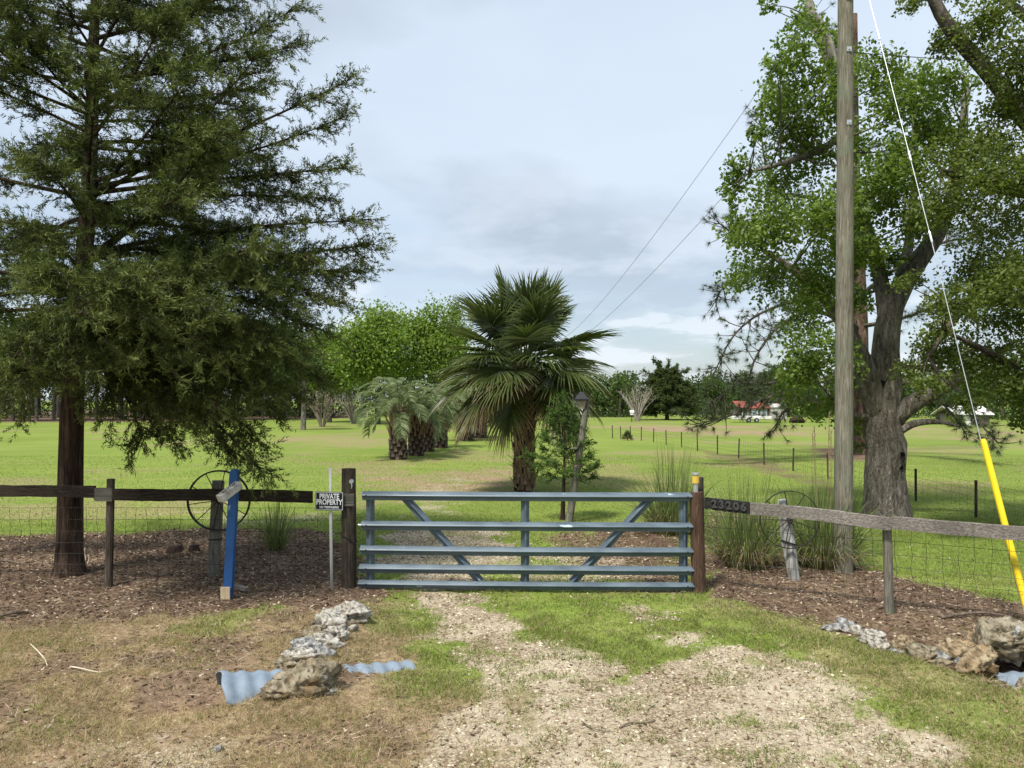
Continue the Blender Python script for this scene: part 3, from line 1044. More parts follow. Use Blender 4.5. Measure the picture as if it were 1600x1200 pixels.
w_ = mb.build('wire_mesh', M_WIRE, fr); w_['kind'] = 'stuff'

# sign ----------------------------------------------------------------------------------
sc = P(514.5, 783, 10.06)
sign = thing('warning_sign', 'black PRIVATE PROPERTY no trespassing sign screwed to the dark fence rail', 'sign', tuple(sc), 0)
sign.rotation_euler = (0, R(0.8), R(-1))
mb = MB(); box(mb, (0, 0, 0), (0.372, 0.006, 0.245), bev=0.002); pl = mb.build('panel', M_BLACK, sign)
M_INK = mat_plain('white_print', (0.80, 0.82, 0.84), 0.5, var=0.08)
mb = MB()
for (cx, cz, w, h) in ((0, 0.112, 0.356, 0.005), (0, -0.112, 0.356, 0.005), (-0.1755, 0, 0.005, 0.219), (0.1755, 0, 0.005, 0.219)):
    box(mb, (cx, -0.0042, cz), (w, 0.001, h))
mb.build('border', M_INK, pl)
for (t, s, z, xs, off) in (('PRIVATE', 0.094, 0.061, 0.74, 0.0022), ('PROPERTY', 0.096, -0.015, 0.745, 0.0022), ('NO TRESPASSING', 0.040, -0.081, 0.80, 0.001)):
    text_mesh(t, s, 0.0006, 'lettering', M_INK, pl, (0, -0.0045, z), (R(90), 0, 0), xs, off)

# white stake ------------------------------------------------------------------------------
x, y = G(518.5, 921)
st = MB(); tube(st, [(x, y, -0.1), (x - 0.012, y, 0.8), (x - 0.028, y + 0.02, 1.60)], [0.021, 0.020, 0.018], 10)
tag(st.build('plastic_stake', M_PVC, smooth=True), 'thin white plastic pipe standing upright behind the black sign', 'stake')


# wagon wheels ------------------------------------------------------------------------------
def wheel(name, label, c, r, rx=1.0, ns=10, tilt=0.0, rot0=0.0, thick=0.012, broad=0.045):
    w = thing(name, label, 'wheel', tuple(c))
    w.rotation_euler = (0, 0, tilt)
    a = np.linspace(0, 2 * PI, 49)
    V = []
    for t in a[:-1]:
        for (rr, yy) in ((r, -broad / 2), (r, broad / 2), (r - thick, broad / 2), (r - thick, -broad / 2)):
            V.append((rr * math.cos(t), yy, rr * math.sin(t)))
    i = np.arange(48)[:, None] * 4; j = np.arange(4)[None]; k = (j + 1) % 4
    i2 = (np.arange(48)[:, None] + 1) % 48 * 4
    mb = MB().add(V, Q=np.stack([i + j, i + k, i2 + k, i2 + j], -1).reshape(-1, 4)); mb.build('rim', M_IRON, w)
    mb = MB(); tube(mb, [(0, -0.06, 0), (0, -0.05, 0), (0, 0.05, 0), (0, 0.06, 0)], [0.02, 0.032, 0.032, 0.02], 12); mb.build('hub', M_IRON, w)
    for s_ in range(ns):
        t = rot0 + s_ / ns * 2 * PI
        off = 0.03 * (1 if s_ % 2 else -1)
        mb = MB(); tube(mb, [(0.02 * math.cos(t), off, 0.02 * math.sin(t)), ((r - thick) * math.cos(t), 0, (r - thick) * math.sin(t))], 0.0065, 6)
        mb.build('spoke', M_IRON, w)
    return w


xl, yl = G(333, 896)
lp = thing('wheel_post', 'grey round post behind the dark rail, holding the left iron wheel', 'post', (xl, yl, 0))
mb = MB(); rnd_post(mb, 0, 0, 1.33, 0.088, (0.075, 0.0), 18, seed=9, ridge=0.07); mb.build('post', M_POST_G, lp)
mb = MB(); a = np.linspace(0, 2 * PI, 20); tube(mb, np.stack([0.035 + 0.094 * np.cos(a), 0.094 * np.sin(a), 0.50 + 0 * a], 1), 0.010, 5, cap=False); mb.build('strap', M_IRON, lp)
wl = P(342, 782, yl - 0.14)
wheel('wagon_wheel', 'round iron wagon wheel partly hidden by the blue leaning post', wl, 0.432, ns=10, tilt=R(8), rot0=0.12, thick=0.022, broad=0.05)
xr, yr = G(1242, 908)
rp_ = thing('wheel_post', 'leaning flaking white post that holds the right iron wheel', 'post', (xr, yr, 0))
mb = MB()
z = np.linspace(-0.2, 1.12, 10)
tube(mb, np.stack([-0.165 * z / 1.1, 0.02 * z, z], 1), np.interp(z, [-0.2, 0.1, 0.55, 0.9, 1.12], [0.075, 0.075, 0.095, 0.07, 0.062]), 8, ridge=0.16, seed=3)
mb.build('post', M_POST_W, rp_)
mb = MB(); a = np.linspace(0, 2 * PI, 20); tube(mb, np.stack([-0.078 + 0.098 * np.cos(a), 0.01 + 0.098 * np.sin(a), 0.53 - 0.03 * np.cos(a)], 1), 0.014, 5, cap=False); mb.build('strap', M_IRON, rp_)
wr = P(1234, 812, yr - 0.12)
wheel('wagon_wheel', 'thin-rimmed iron wagon wheel behind the grey rail on the right', wr, 0.395, ns=9, tilt=R(-6), rot0=0.35, thick=0.010, broad=0.03)

# blue post ---------------------------------------------------------------------------------
k = NT('chipped_blue_paint')
nz = k.noise(6, 5, 0.65, (1, 1, 0.5))
c = k.ramp(k.noise(2.5, 3), [(0.3, (0.016, 0.066, 0.20)), (0.7, (0.024, 0.10, 0.28))])
c = k.mix(k.ramp(nz, [(0.60, 0.0), (0.62, 0.9)]), c, (0.36, 0.46, 0.50))
M_BLUE = k.done(k.principled(c, 0.55, spec=0.3, normal=k.bump(nz, 0.2, 0.01)))
M_PINE = mat_wood('fresh_pale_board', (0.42, 0.31, 0.19), (0.56, 0.45, 0.30), (0.64, 0.54, 0.39), 2, 4.0, 0.2)
k = NT('whitewashed_board')
nz = k.noise(9, 6, 0.65, (0.4, 1.5, 1.5))
c = k.ramp(nz, [(0.34, (0.20, 0.16, 0.13)), (0.48, (0.46, 0.44, 0.40)), (0.7, (0.62, 0.61, 0.57))])
M_WASH = k.done(k.principled(c, 0.8, spec=0.2, normal=k.bump(nz, 0.4, 0.01)))
bx_, by_ = G(354.5, 936)
bp = thing('painted_post', 'leaning bright blue square post with chipped paint in front of the fence', 'post', (bx_, by_, 0))
top = P(367, 733, by_ + 0.12) - np.array([bx_, by_, 0])
b0 = np.array([0.008, 0.02, 0.02])
mb = MB()
V = []
for t, s in ((0.0, 1.0), (0.5, 1.0), (0.90, 1.0), (0.97, 0.98), (1.0, 0.7)):
    c = b0 + (top - b0) * t
    for sx, sy in ((-1, -1), (1, -1), (1, 1), (-1, 1)):
        V.append(c + np.array([sx * 0.052 * s, sy * 0.045 * s, 0]))
Qs = [(i * 4 + j, i * 4 + (j + 1) % 4, i * 4 + 4 + (j + 1) % 4, i * 4 + 4 + j) for i in range(4) for j in range(4)] + [(3, 2, 1, 0), (16, 17, 18, 19)]
mb.add(V, Q=Qs); mb.build('post', M_BLUE, bp)
mb = MB(); box(mb, (-0.005, -0.040, 0.082), (0.115, 0.022, 0.158), bev=0.002); mb.build('pale_foot_board', M_PINE, bp)
# short arm board nailed across near the top
pa = P(374, 757, by_ + 0.03) - np.array([bx_, by_, 0]); pb = P(343, 780, by_ - 0.22) - np.array([bx_, by_, 0])
d3 = nrm(pb - pa); L3 = np.linalg.norm(pb - pa)
sd = nrm(np.cross(d3, np.array([0, 0, 1.0]))); up3 = np.cross(sd, d3)
rot3 = np.stack([d3, sd, up3], 1)
mb = MB(); box(mb, (pa + pb) / 2, (L3, 0.10, 0.10), rot=rot3, bev=0.006); arm = mb.build('arm_board', M_WASH, bp)
arm['label'] = 'whitewashed short board end with black brush lettering'
# brush-painted strokes (flat paint) on top and camera-side faces
mb = MB()
ctr = (pa + pb) / 2
rg = np.random.default_rng(3)
tops = up3 if up3[2] > 0 else -up3
sdf = sd if sd[1] < 0 else -sd
for q in range(7):
    u = -0.40 + q * 0.125
    s0 = ctr + d3 * u * L3 + tops * 0.0512 + sdf * rg.uniform(-0.035, -0.01)
    s1 = s0 + sdf * rg.uniform(0.03, 0.055) + d3 * rg.uniform(-0.02, 0.02) * 2
    e = nrm(np.cross(s1 - s0, tops)) * 0.006
    mb.add([s0 - e, s0 + e, s1 + e, s1 - e], Q=[(0, 1, 2, 3)])
    if q % 2:
        s2 = s1 + d3 * 0.03; e2 = sdf * 0.006
        mb.add([s1 - e2, s1 + e2, s2 + e2, s2 - e2], Q=[(0, 1, 2, 3)])
mb.build('painted_letters', M_BLACK, arm)
# loose board lying behind its foot
x, y = G(374, 922)
mb = MB(); box(mb, (0, 0, 0.035), (0.235, 0.075, 0.045), rot=rotm('Z', R(-28)) @ rotm('Y', R(6)), bev=0.003)
tag(mb.build('board_offcut', M_RAIL_G, loc=(x + 0.02, y, 0.0)), 'short grey board lying on the mulch beside the blue post', 'board')

# ------------------------------------------------------------------ far wire fence across the field
wf = thing('wire_fence', 'long field fence of thin dark posts crossing the lawn on the right', 'fence')
fence_pts = [(1525, 809), (1431, 783), (1294, 749), (1239, 736), (1194, 726), (1154, 716), (1121, 710), (1090, 705), (1065, 699), (1041, 695), (1021, 691), (1002, 688.5), (985, 687), (970, 686), (957, 685)]
fw = [np.array(G(*p)) for p in fence_pts]
fw = [fw[0] + (fw[0] - fw[1]) * 1.0] + fw
tops_ = []
for i, p in enumerate(fw):
    mb = MB(); lean = (random.uniform(-0.03, 0.03), 0)
    h = 0.83 + random.uniform(-0.04, 0.04)
    tube(mb, [(p[0], p[1], -0.1), (p[0] + lean[0] * 0.5, p[1], h * 0.5), (p[0] + lean[0], p[1], h)], 0.030 if i else 0.04, 7)
    mb.build('post', M_POST_D, wf)
mb = MB()
for i in range(len(fw) - 1):
    for z in (0.10, 0.27, 0.43, 0.59, 0.75):
        tube(mb, [(fw[i][0], fw[i][1], z), ((fw[i][0] + fw[i + 1][0]) / 2, (fw[i][1] + fw[i + 1][1]) / 2, z - 0.01), (fw[i + 1][0], fw[i + 1][1], z)], 0.0025, 4, cap=False)
    L = np.linalg.norm(fw[i + 1] - fw[i]); nst = int(L / 0.3)
    if i < 6:
        for s_ in range(1, nst):
            q = fw[i] + (fw[i + 1] - fw[i]) * s_ / nst
            tube(mb, [(q[0], q[1], 0.10), (q[0], q[1], 0.75)], 0.0018, 3, cap=False)
w_ = mb.build('wire_mesh', M_WIRE, wf); w_['kind'] = 'stuff'

# ------------------------------------------------------------------ utility pole, guy, lines
M_POLE = mat_wood('weathered_utility_pole', (0.075, 0.066, 0.048), (0.165, 0.152, 0.115), (0.27, 0.255, 0.205), 2, 7.0, 0.9, (0.145, 0.165, 0.115))
ux, uy = G(1320, 894)
up = thing('utility_pole', 'tall weathered wooden utility pole rising out of the top of the picture', 'utility pole', (ux, uy, 0))
mb = MB(); z = np.linspace(-0.4, 10.2, 30)
tube(mb, np.stack([0.004 * z - 0.02, 0 * z, z], 1), np.interp(z, [-0.4, 10.2], [0.135, 0.098]), 22, ridge=0.05, rfreq=14); mb.build('pole', M_POLE, up, smooth=True)
zb = CAMZ - (82 - HZ) / FPX * uy
for z_ in (zb, zb + 0.75, zb - 1.05):
    mb = MB(); box(mb, (0.015, -0.112, z_), (0.07, 0.012, 0.07), bev=0.002)
    tube(mb, [(0.015, -0.118, z_), (0.015, -0.135, z_)], 0.014, 8)
    mb.build('bolt_plate', M_STEEL, up)
# guy wire with yellow guard
ga = np.array([ux + 0.05, uy - 0.05, 9.35]); gb = np.array([*G(1613, 985), 0.0])
k = NT('yellow_plastic_guard'); nz = k.noise(4, 4)
M_YEL = k.done(k.principled(k.ramp(nz, [(0.3, (0.74, 0.53, 0.010)), (0.7, (0.84, 0.62, 0.015))]), 0.45, spec=0.4))
guy = thing('guy_wire', 'steel guy wire with bright yellow guard slanting down from the pole', 'guy wire')
mb = MB(); tube(mb, [ga, ga + (gb - ga) * 0.5, gb - np.array([0, 0, 0.2])], 0.0048, 6); mb.build('cable', mat_plain('bright_guy_strand', (0.42, 0.44, 0.46), 0.4, 0.5, 0.5, 0.1), guy)
mb = MB()
q0 = ga + (gb - ga) * 0.782
tube(mb, [q0, q0 + (gb - q0) * 0.02, gb], [0.026, 0.034, 0.036], 10); mb.build('yellow_guard', M_YEL, guy, smooth=False)
for t in (0.20, 0.395, 0.515):
    mb = MB(); c = ga + (gb - ga) * t; d4 = nrm(gb - ga)
    tube(mb, [c - d4 * 0.09, c - d4 * 0.06, c + d4 * 0.06, c + d4 * 0.09], [0.006, 0.014, 0.014, 0.006], 7); mb.build('grip', M_STEEL, guy)
M_LINE = mat_plain('weathered_aluminium_line', (0.20, 0.21, 0.22), 0.6, 0.3, 0.4, 0.1)
# service lines to a far pole behind the palm
fx, fy = G(868, 668)
fp = thing('utility_pole', 'far utility pole hidden behind the tall cabbage palm', 'utility pole', (fx, fy, 0))
mb = MB(); tube(mb, [(0, 0, -0.3), (0, 0, 7.6)], [0.14, 0.10], 10); mb.build('pole', M_POLE, fp)
for i, (z0, z1, lab) in enumerate(((8.75, 7.5, 'upper thin service line dropping from the pole towards the palm'), (zb - 0.1, 6.9, 'lower thin service line dropping from the pole towards the palm'))):
    a = np.array([ux, uy + 0.1, z0]); b = np.array([fx, fy, z1])
    t = np.linspace(0, 1, 24)[:, None]
    pts = a + (b - a) * t; pts[:, 2] -= (0.9 * 4 * t * (1 - t)).ravel()
    mb = MB(); tube(mb, pts, np.linspace(0.005, 0.013, 24), 5)
    tag(mb.build('power_line', M_LINE), lab, 'power line')
mb = MB(); a = np.array([ux + 0.1, uy, zb]); b = a + np.array([14, 1.0, 0.35]); t = np.linspace(0, 1, 12)[:, None]
pts = a + (b - a) * t; pts[:, 2] -= (0.25 * 4 * t * (1 - t)).ravel()
tube(mb, pts, 0.006, 5); tag(mb.build('power_line', M_IRON), 'thin service line leaving the pole level towards the right edge', 'power line')

# ------------------------------------------------------------------ leaning lamp post behind the gate
x, y = G(886, 817)
lpz = thing('lamp_post', 'leaning bare grey wooden lamp post behind the gate', 'lamp post', (x, y, 0))
tp = P(918, 622, y) - np.array([x, y, 0])
mb = MB(); tube(mb, smooth_path([(0, 0, -0.2), tp * 0.3 + np.array([0.03, 0, 0]), tp * 0.65 + np.array([0.015, 0, 0]), tp], 12), np.linspace(0.080, 0.058, 12), 12, ridge=0.08, seed=2); mb.build('post', M_POST_G, lpz)
lc = tp + np.array([-0.13, -0.02, -0.02])
mb = MB(); V = []
for (h, s) in ((-0.03, 0.135), (0.0, 0.135), (0.13, 0.045), (0.15, 0.03)):
    for sx, sy in ((-1, -1), (1, -1), (1, 1), (-1, 1)):
        V.append(lc + np.array([sx * s, sy * s, h]))
mb.add(V, Q=[(i * 4 + j, i * 4 + (j + 1) % 4, i * 4 + 4 + (j + 1) % 4, i * 4 + 4 + j) for i in range(3) for j in range(4)] + [(3, 2, 1, 0), (12, 13, 14, 15)]); mb.build('lantern_cap', M_BLACK, lpz)
mb = MB(); V = []
for (h, s) in ((-0.20, 0.055), (-0.03, 0.10)):
    for sx, sy in ((-1, -1), (1, -1), (1, 1), (-1, 1)):
        V.append(lc + np.array([sx * s, sy * s, h]))
mb.add(V, Q=[(j, (j + 1) % 4, 4 + (j + 1) % 4, 4 + j) for j in range(4)] + [(3, 2, 1, 0)]); mb.build('lantern_glass', mat_plain('dusty_lantern_glass', (0.33, 0.30, 0.22), 0.35, var=0.2), lpz)
mb = MB(); q = tp * 0.6 + np.array([-0.10, -0.02, 0]); box(mb, q, (0.13, 0.03, 0.025)); mb.build('bracket', M_STEEL, lpz)

# ------------------------------------------------------------------ rocks
def mat_rock(name, light, mid_, och, dark):
    k = NT(name)
    a = k.noise(9.0, 8, 0.72, dist=0.5)
    b = k.noise(3.4, 5, 0.65, dist=0.3)
    v = k.voro(13.0)
    c = k.ramp(a, [(0.30, dark), (0.43, mid_), (0.55, light), (0.75, light)])
    c = k.mix(k.ramp(b, [(0.50, 0.0), (0.64, 0.85)]), c, och)
    pit = k.ramp(k.noise(17.0, 5, 0.65), [(0.36, 1.0), (0.46, 0.0)])
    c = k.mix(k.math('MULTIPLY', pit, 0.8), c, dark)
    h = k.math('ADD', k.math('MULTIPLY', a, 0.6), k.math('MULTIPLY', v.outputs['Distance'], 0.4))
    return k.done(k.principled(c, 0.95, spec=0.1, normal=k.bump(h, 1.0, 0.05)))


M_ROCK = [mat_rock('pale_limestone', (0.50, 0.475, 0.42), (0.235, 0.215, 0.175), (0.20, 0.145, 0.085), (0.035, 0.030, 0.026)),
          mat_rock('grey_limestone', (0.40, 0.395, 0.38), (0.16, 0.16, 0.155), (0.22, 0.19, 0.15), (0.028, 0.030, 0.032)),
          mat_rock('ochre_limestone', (0.38, 0.31, 0.20), (0.20, 0.145, 0.085), (0.24, 0.145, 0.065), (0.028, 0.020, 0.014)),
          mat_rock('mossy_limestone', (0.31, 0.275, 0.205), (0.165, 0.135, 0.085), (0.20, 0.13, 0.06), (0.030, 0.024, 0.016))]


def n3(p, s, seed):
    return (fbm(p[:, 0] * s + seed, p[:, 1] * s + p[:, 2] * s * 0.7, 1.0, 3) + fbm(p[:, 2] * s + seed * 2, p[:, 0] * s * 0.7 - p[:, 1] * s, 1.0, 3)) - 1.0


def rock(label, cx, cy, size, mi, seed, group, rz=0.0, sink=0.3, z=0.0, sub=4):
    bm = bmesh.new(); bmesh.ops.create_icosphere(bm, subdivisions=sub, radius=0.5)
    V = np.array([v.co for v in bm.verts]); bm.verts.index_update()
    T = np.array([[v.index for v in f.verts] for f in bm.faces]); bm.free()
    s0 = seed * 3.7 + 50
    D = nrm(V)
    rr = 0.5 * (1 + 0.85 * n3(D, 1.3, s0) + 0.60 * n3(D, 3.2, s0 + 9) + 0.36 * n3(D, 9, s0 + 20))
    # knock flats off it
    rg = np.random.default_rng(seed)
    V = D * rr[:, None]
    for _ in range(5):
        nn = nrm(rg.normal(size=3)); lim = rg.uniform(0.30, 0.42)
        e = V @ nn - lim
        V = V - np.where(e > 0, e * 0.8, 0)[:, None] * nn
    V = V * np.array(size)
    o = MB().add(V, T=T).build('rock', M_ROCK[mi], smooth=True)
    o.location = (cx, cy, float(gh(cx, cy)) + size[2] * (0.5 - sink) + z)
    o.rotation_euler = (0, 0, rz)
    return tag(o, label, 'rock', group)


LG = 'rocks lining the left side of the drive'
RG = 'rocks lining the right side of the drive'


def rk(label, px, py, w, h, mi, seed, grp, dy=0.0, depth=None, z=0.0, sub=4):
    """px,py = middle of its foot; w,h its width and height in photo pixels"""
    x, y = G(px, py)
    s = y / FPX
    W_ = w * s; H_ = h * s
    rock(label, x, y + dy, (W_ * 1.12, (depth or W_ * 0.9), H_ * 1.5), mi, seed, grp, 0.0, 0.26, z, sub)


rk('dark-hollowed rock at the gate end of the left row', 553, 984, 52, 22, 0, 1, LG)
rk('white-topped rock second from the gate in the left row', 517, 996, 50, 26, 0, 2, LG)
rk('tan rock tucked under the white-topped one in the left row', 508, 1024, 44, 22, 0, 3, LG)
rk('small pale stone beside the end rock of the left row', 549, 1000, 16, 9, 0, 4, LG, sub=3)
rk('grey and black mottled rock in the middle of the left row', 479, 1032, 52, 22, 1, 5, LG)
rk('low white-edged rock just above the corrugated pipe', 468, 1049, 52, 16, 0, 6, LG)
rk('large mossy brown rock nearest the camera on the left', 478, 1092, 74, 30, 3, 7, LG)
rk('dark brown rock wedged below the white-topped rock, left row', 496, 1010, 40, 22, 3, 11, LG)
rk('pale knobbly rock right of the dark brown one, left row', 528, 1012, 34, 20, 0, 12, LG)
rk('grey chipped stone between mottled and low white-edged rocks', 505, 1042, 34, 18, 1, 13, LG, sub=3)
rk('rough tan rock at the left foot of the mossy rock', 440, 1098, 42, 20, 3, 14, LG)
rk('pale stone on the left side of the grey mottled rock', 452, 1040, 26, 14, 0, 15, LG, sub=3)
rk('tan crumbled rock between the pipe and the mossy rock', 448, 1066, 40, 18, 3, 8, LG)
rk('small flat pale stone in front of the mossy rock', 515, 1092, 22, 8, 0, 9, LG, sub=3)
rk('small round grey stone at the left front in dry grass', 340, 1176, 14, 9, 1, 10, LG, sub=3)

rk('small grey rock at the far end of the right row', 1300, 986, 26, 11, 1, 21, RG, sub=3)
rk('dark blue-grey rock second from far end of right row', 1325, 988, 32, 15, 1, 22, RG)
rk('pale tan small rock third from far end of right row', 1337, 992, 20, 11, 0, 23, RG, sub=3)
rk('tan rock fourth from the far end of the right row', 1362, 1000, 34, 18, 0, 24, RG)
rk('low pale brown rock in front of the tan one, right row', 1375, 1010, 32, 14, 0, 25, RG)
rk('flat brown rock half sunk in grass, right row', 1352, 1002, 24, 9, 0, 26, RG, sub=3)
rk('ochre and black upright rock in the middle of the right row', 1412, 1015, 34, 22, 2, 27, RG)
rk('thin white slab stone at the grass edge, right row', 1400, 1016, 28, 7, 1, 28, RG, sub=3)
rk('rounded grey-green boulder in the middle of the right row', 1440, 1026, 42, 22, 3, 29, RG)
rk('dark grey small rock right of the rounded boulder', 1469, 1026, 26, 14, 1, 30, RG)
rk('flat dark stone in front of the grey boulder, right row', 1471, 1033, 32, 8, 3, 31, RG, sub=3)
rk('yellow pitted rock left of the great right-hand boulder', 1498, 1024, 46, 28, 2, 32, RG)
rk('yellow-capped rock perched behind the pitted yellow rock', 1522, 1012, 34, 28, 2, 33, RG, z=0.02)
rk('grey wedge stone at the foot of the yellow rocks', 1506, 1034, 26, 11, 1, 34, RG, sub=3)
rk('orange-brown honeycombed rock below the great boulder', 1526, 1046, 60, 36, 2, 35, RG)
x, y = G(1575, 1040)
rock('great grey-brown boulder overhanging a dark hollow at the right edge', x + 0.02, y + 0.12, (0.60, 0.50, 0.34), 3, 41, RG, 0.3, 0.0, 0.12, 5)
rock('rounded grey rock on top of the great right-hand boulder', x + 0.17, y + 0.05, (0.40, 0.36, 0.30), 1, 42, RG, 0.8, 0.0, 0.22, 5)
rk('small brown stone at the right edge by the metal sliver', 1597, 1060, 24, 18, 3, 43, RG, sub=3)
rock('brown rock half buried behind the great boulder', x + 0.45, y + 0.35, (0.5, 0.5, 0.35), 3, 44, RG, 0.2, 0.2, 0.05)

# corrugated culvert pipe
M_ZINC = None
k = NT('galvanised_corrugated'); nz = k.noise(9, 5, 0.6)
M_ZINC = k.done(k.principled(k.ramp(nz, [(0.3, (0.15, 0.195, 0.245)), (0.7, (0.22, 0.27, 0.325))]), k.ramp(nz, [(0.3, 0.55), (0.7, 0.72)]), 0.0, 0.35))


def corr_pipe(a, b, za, zb_, r, name, label, flare=0.0):
    n = 90; s = 40
    a = np.array(a); b = np.array(b); L = np.linalg.norm(b - a); d = (b - a) / L
    side = np.array([d[1], -d[0]])
    V = []
    for inner in (0, 1):
        for i in range(n):
            t = i / (n - 1)
            c = a + (b - a) * t; zc_ = za + (zb_ - za) * t
            rr = r + 0.010 * math.sin(t * L / 0.15 * 2 * PI) - inner * 0.006 + flare * max(0, 1 - t / 0.25) ** 2
            for j in range(s):
                th = j / s * 2 * PI
                cut = 0.10 * (math.sin(th) < 0.2) * (1 - t)          # bevelled, torn mouth
                w = 0.012 * math.sin(5 * th) * max(0, 1 - t * 8)
                p = c + d * (cut + w) + side * rr * math.cos(th)
                V.append((p[0], p[1], zc_ + rr * math.sin(th)))
    Q = []
    for inner in (0, 1):
        o = inner * n * s
        for i in range(n - 1):
            for j in range(s):
                q = (o + i * s + j, o + i * s + (j + 1) % s, o + (i + 1) * s + (j + 1) % s, o + (i + 1) * s + j)
                Q.append(q if inner else q[::-1])
    for j in range(s):
        Q.append((j, (j + 1) % s, n * s + (j + 1) % s, n * s + j))
    ob = MB().add(V, Q=Q).build(name, M_ZINC, smooth=True)
    return tag(ob, label, 'pipe')


corr_pipe((-2.44, 6.42), (-0.95, 7.26), -0.04, -0.214, 0.235, 'culvert_pipe', 'blue-grey corrugated metal pipe mouth sticking out below the left rocks', 0.02)
corr_pipe((5.15, 7.02), (4.2, 7.35), -0.13, -0.3, 0.16, 'culvert_pipe', 'sliver of corrugated metal pipe under the great right-hand boulder', 0.0)

# ------------------------------------------------------------------ sticks and small finds
M_STICK = mat_bark('dead_stick', (0.06, 0.045, 0.034), (0.15, 0.115, 0.085), (0.26, 0.21, 0.16), 20, 1.0, 0.5, 0.01)
M_PALE = mat_plain('bleached_stick', (0.52, 0.45, 0.33), 0.8, var=0.2)


def stick(label, pts, r, mat, name='stick'):
    P3 = []
    for (px, py, z) in pts:
        x, y = G(px, py); P3.append((x, y, float(gh(x, y)) + z))
    mb = MB(); tube(mb, smooth_path(P3, 12), np.linspace(r, r * 0.5, 12), 7, ridge=0.1)
    return tag(mb.build(name, mat), label, 'stick')


stick('thick dead branch lying on the ground at the left edge', [(-60, 978, 0.03), (-5, 967, 0.04), (22, 962, 0.04), (44, 957, 0.02)], 0.035, M_STICK)
stick('thin forked twig on bare soil at far left foreground', [(48, 1008, 0.01), (58, 1020, 0.03), (70, 1032, 0.02), (74, 1042, 0.01)], 0.008, M_PALE)
stick('curved pale twig near the middle of the left foreground', [(110, 1044, 0.01), (125, 1050, 0.03), (150, 1054, 0.02), (164, 1052, 0.01)], 0.009, M_PALE)
stick('dark twig lying on the pale gravel of the drive', [(968, 1140, 0.01), (985, 1134, 0.02), (1010, 1132, 0.01), (1024, 1128, 0.01)], 0.008, M_STICK)
stick('brown fallen branch on the mulch at the right', [(1470, 969, 0.02), (1500, 966, 0.04), (1540, 963, 0.04), (1580, 966, 0.02)], 0.022, M_STICK)
stick('long thin twig across the drive at lower right', [(910, 1135, 0.01), (935, 1145, 0.02), (960, 1148, 0.01)], 0.006, M_STICK)
stick('taller bleached curved stick beside the cedar trunk', [(131, 882, -0.02), (134, 882, 0.08), (132, 882, 0.17), (133, 882, 0.24)], 0.016, M_PALE)
stick('shorter bleached curved stick beside the cedar trunk', [(136, 882, -0.02), (139, 882, 0.05), (139, 882, 0.11), (137, 882, 0.14)], 0.014, M_PALE)
stick('dark rod lying on the mulch left of the cedar', [(-10, 878, 0.02), (20, 882, 0.03), (34, 884, 0.02)], 0.014, M_STICK)
M_CLOD = mat_plain('dark_rotten_wood', (0.035, 0.022, 0.016), 0.95, var=0.5, nscale=25, bstr=1.0)
for (px, py, w, lab) in ((273, 862, 26, 'larger dark rotten stump on the mulch behind the left fence'), (304, 860, 17, 'smaller dark rotten stump beside the larger one')):
    x, y = G(px, py); s = y / FPX
    mb = MB(); zz = np.array([-0.05, 0.0, 0.06, 0.10, 0.105]); tube(mb, np.stack([0 * zz, 0 * zz, zz], 1), np.array([1.1, 1.05, 0.85, 0.7, 0.3]) * w * s * 0.5, 14, ridge=0.35, seed=px)
    tag(mb.build('stump', M_CLOD, loc=(x, y, float(gh(x, y)))), lab, 'stump')

# ------------------------------------------------------------------ trees
M_CEDAR = mat_leaf('cedar_foliage', 0.22, 0.6, 0.15, 1.5, 1.2)
M_LEAF = mat_leaf('broad_leaf', 0.40, 0.45, 0.3, 0.9, 1.3)
M_PALM = mat_leaf('palm_leaf', 0.25, 0.36, 0.5, 2.0, 1.2)
M_PINDO = mat_leaf('pindo_leaf', 0.25, 0.5, 0.25, 2.0, 1.2)
M_PINE = mat_leaf('pine_needle', 0.15, 0.5, 0.25, 1.0, 1.1)
M_REED = mat_leaf('reed_blade', 0.30, 0.5, 0.3, 2.0, 1.25)
M_BARK_C = mat_bark('shredding_cedar_bark', (0.014, 0.008, 0.006), (0.066, 0.042, 0.030), (0.165, 0.118, 0.090), 15.0, 0.07, 1.0, 0.04)
M_BARK_O = mat_bark('furrowed_grey_oak_bark', (0.050, 0.042, 0.035), (0.185, 0.162, 0.135), (0.34, 0.31, 0.27), 12.0, 0.25, 1.0, 0.06)
M_BARK_D = mat_bark('dark_tree_bark', (0.025, 0.020, 0.016), (0.072, 0.060, 0.048), (0.15, 0.13, 0.11), 5.0, 0.2, 0.8, 0.04)
M_BARK_P = mat_bark('plated_pine_bark', (0.030, 0.018, 0.012), (0.11, 0.070, 0.050), (0.20, 0.145, 0.115), 5.0, 0.35, 1.0, 0.05)
M_BARK_L = mat_bark('pale_dead_limb', (0.15, 0.13, 0.11), (0.27, 0.24, 0.21), (0.38, 0.35, 0.31), 6.0, 0.3, 0.6, 0.02)


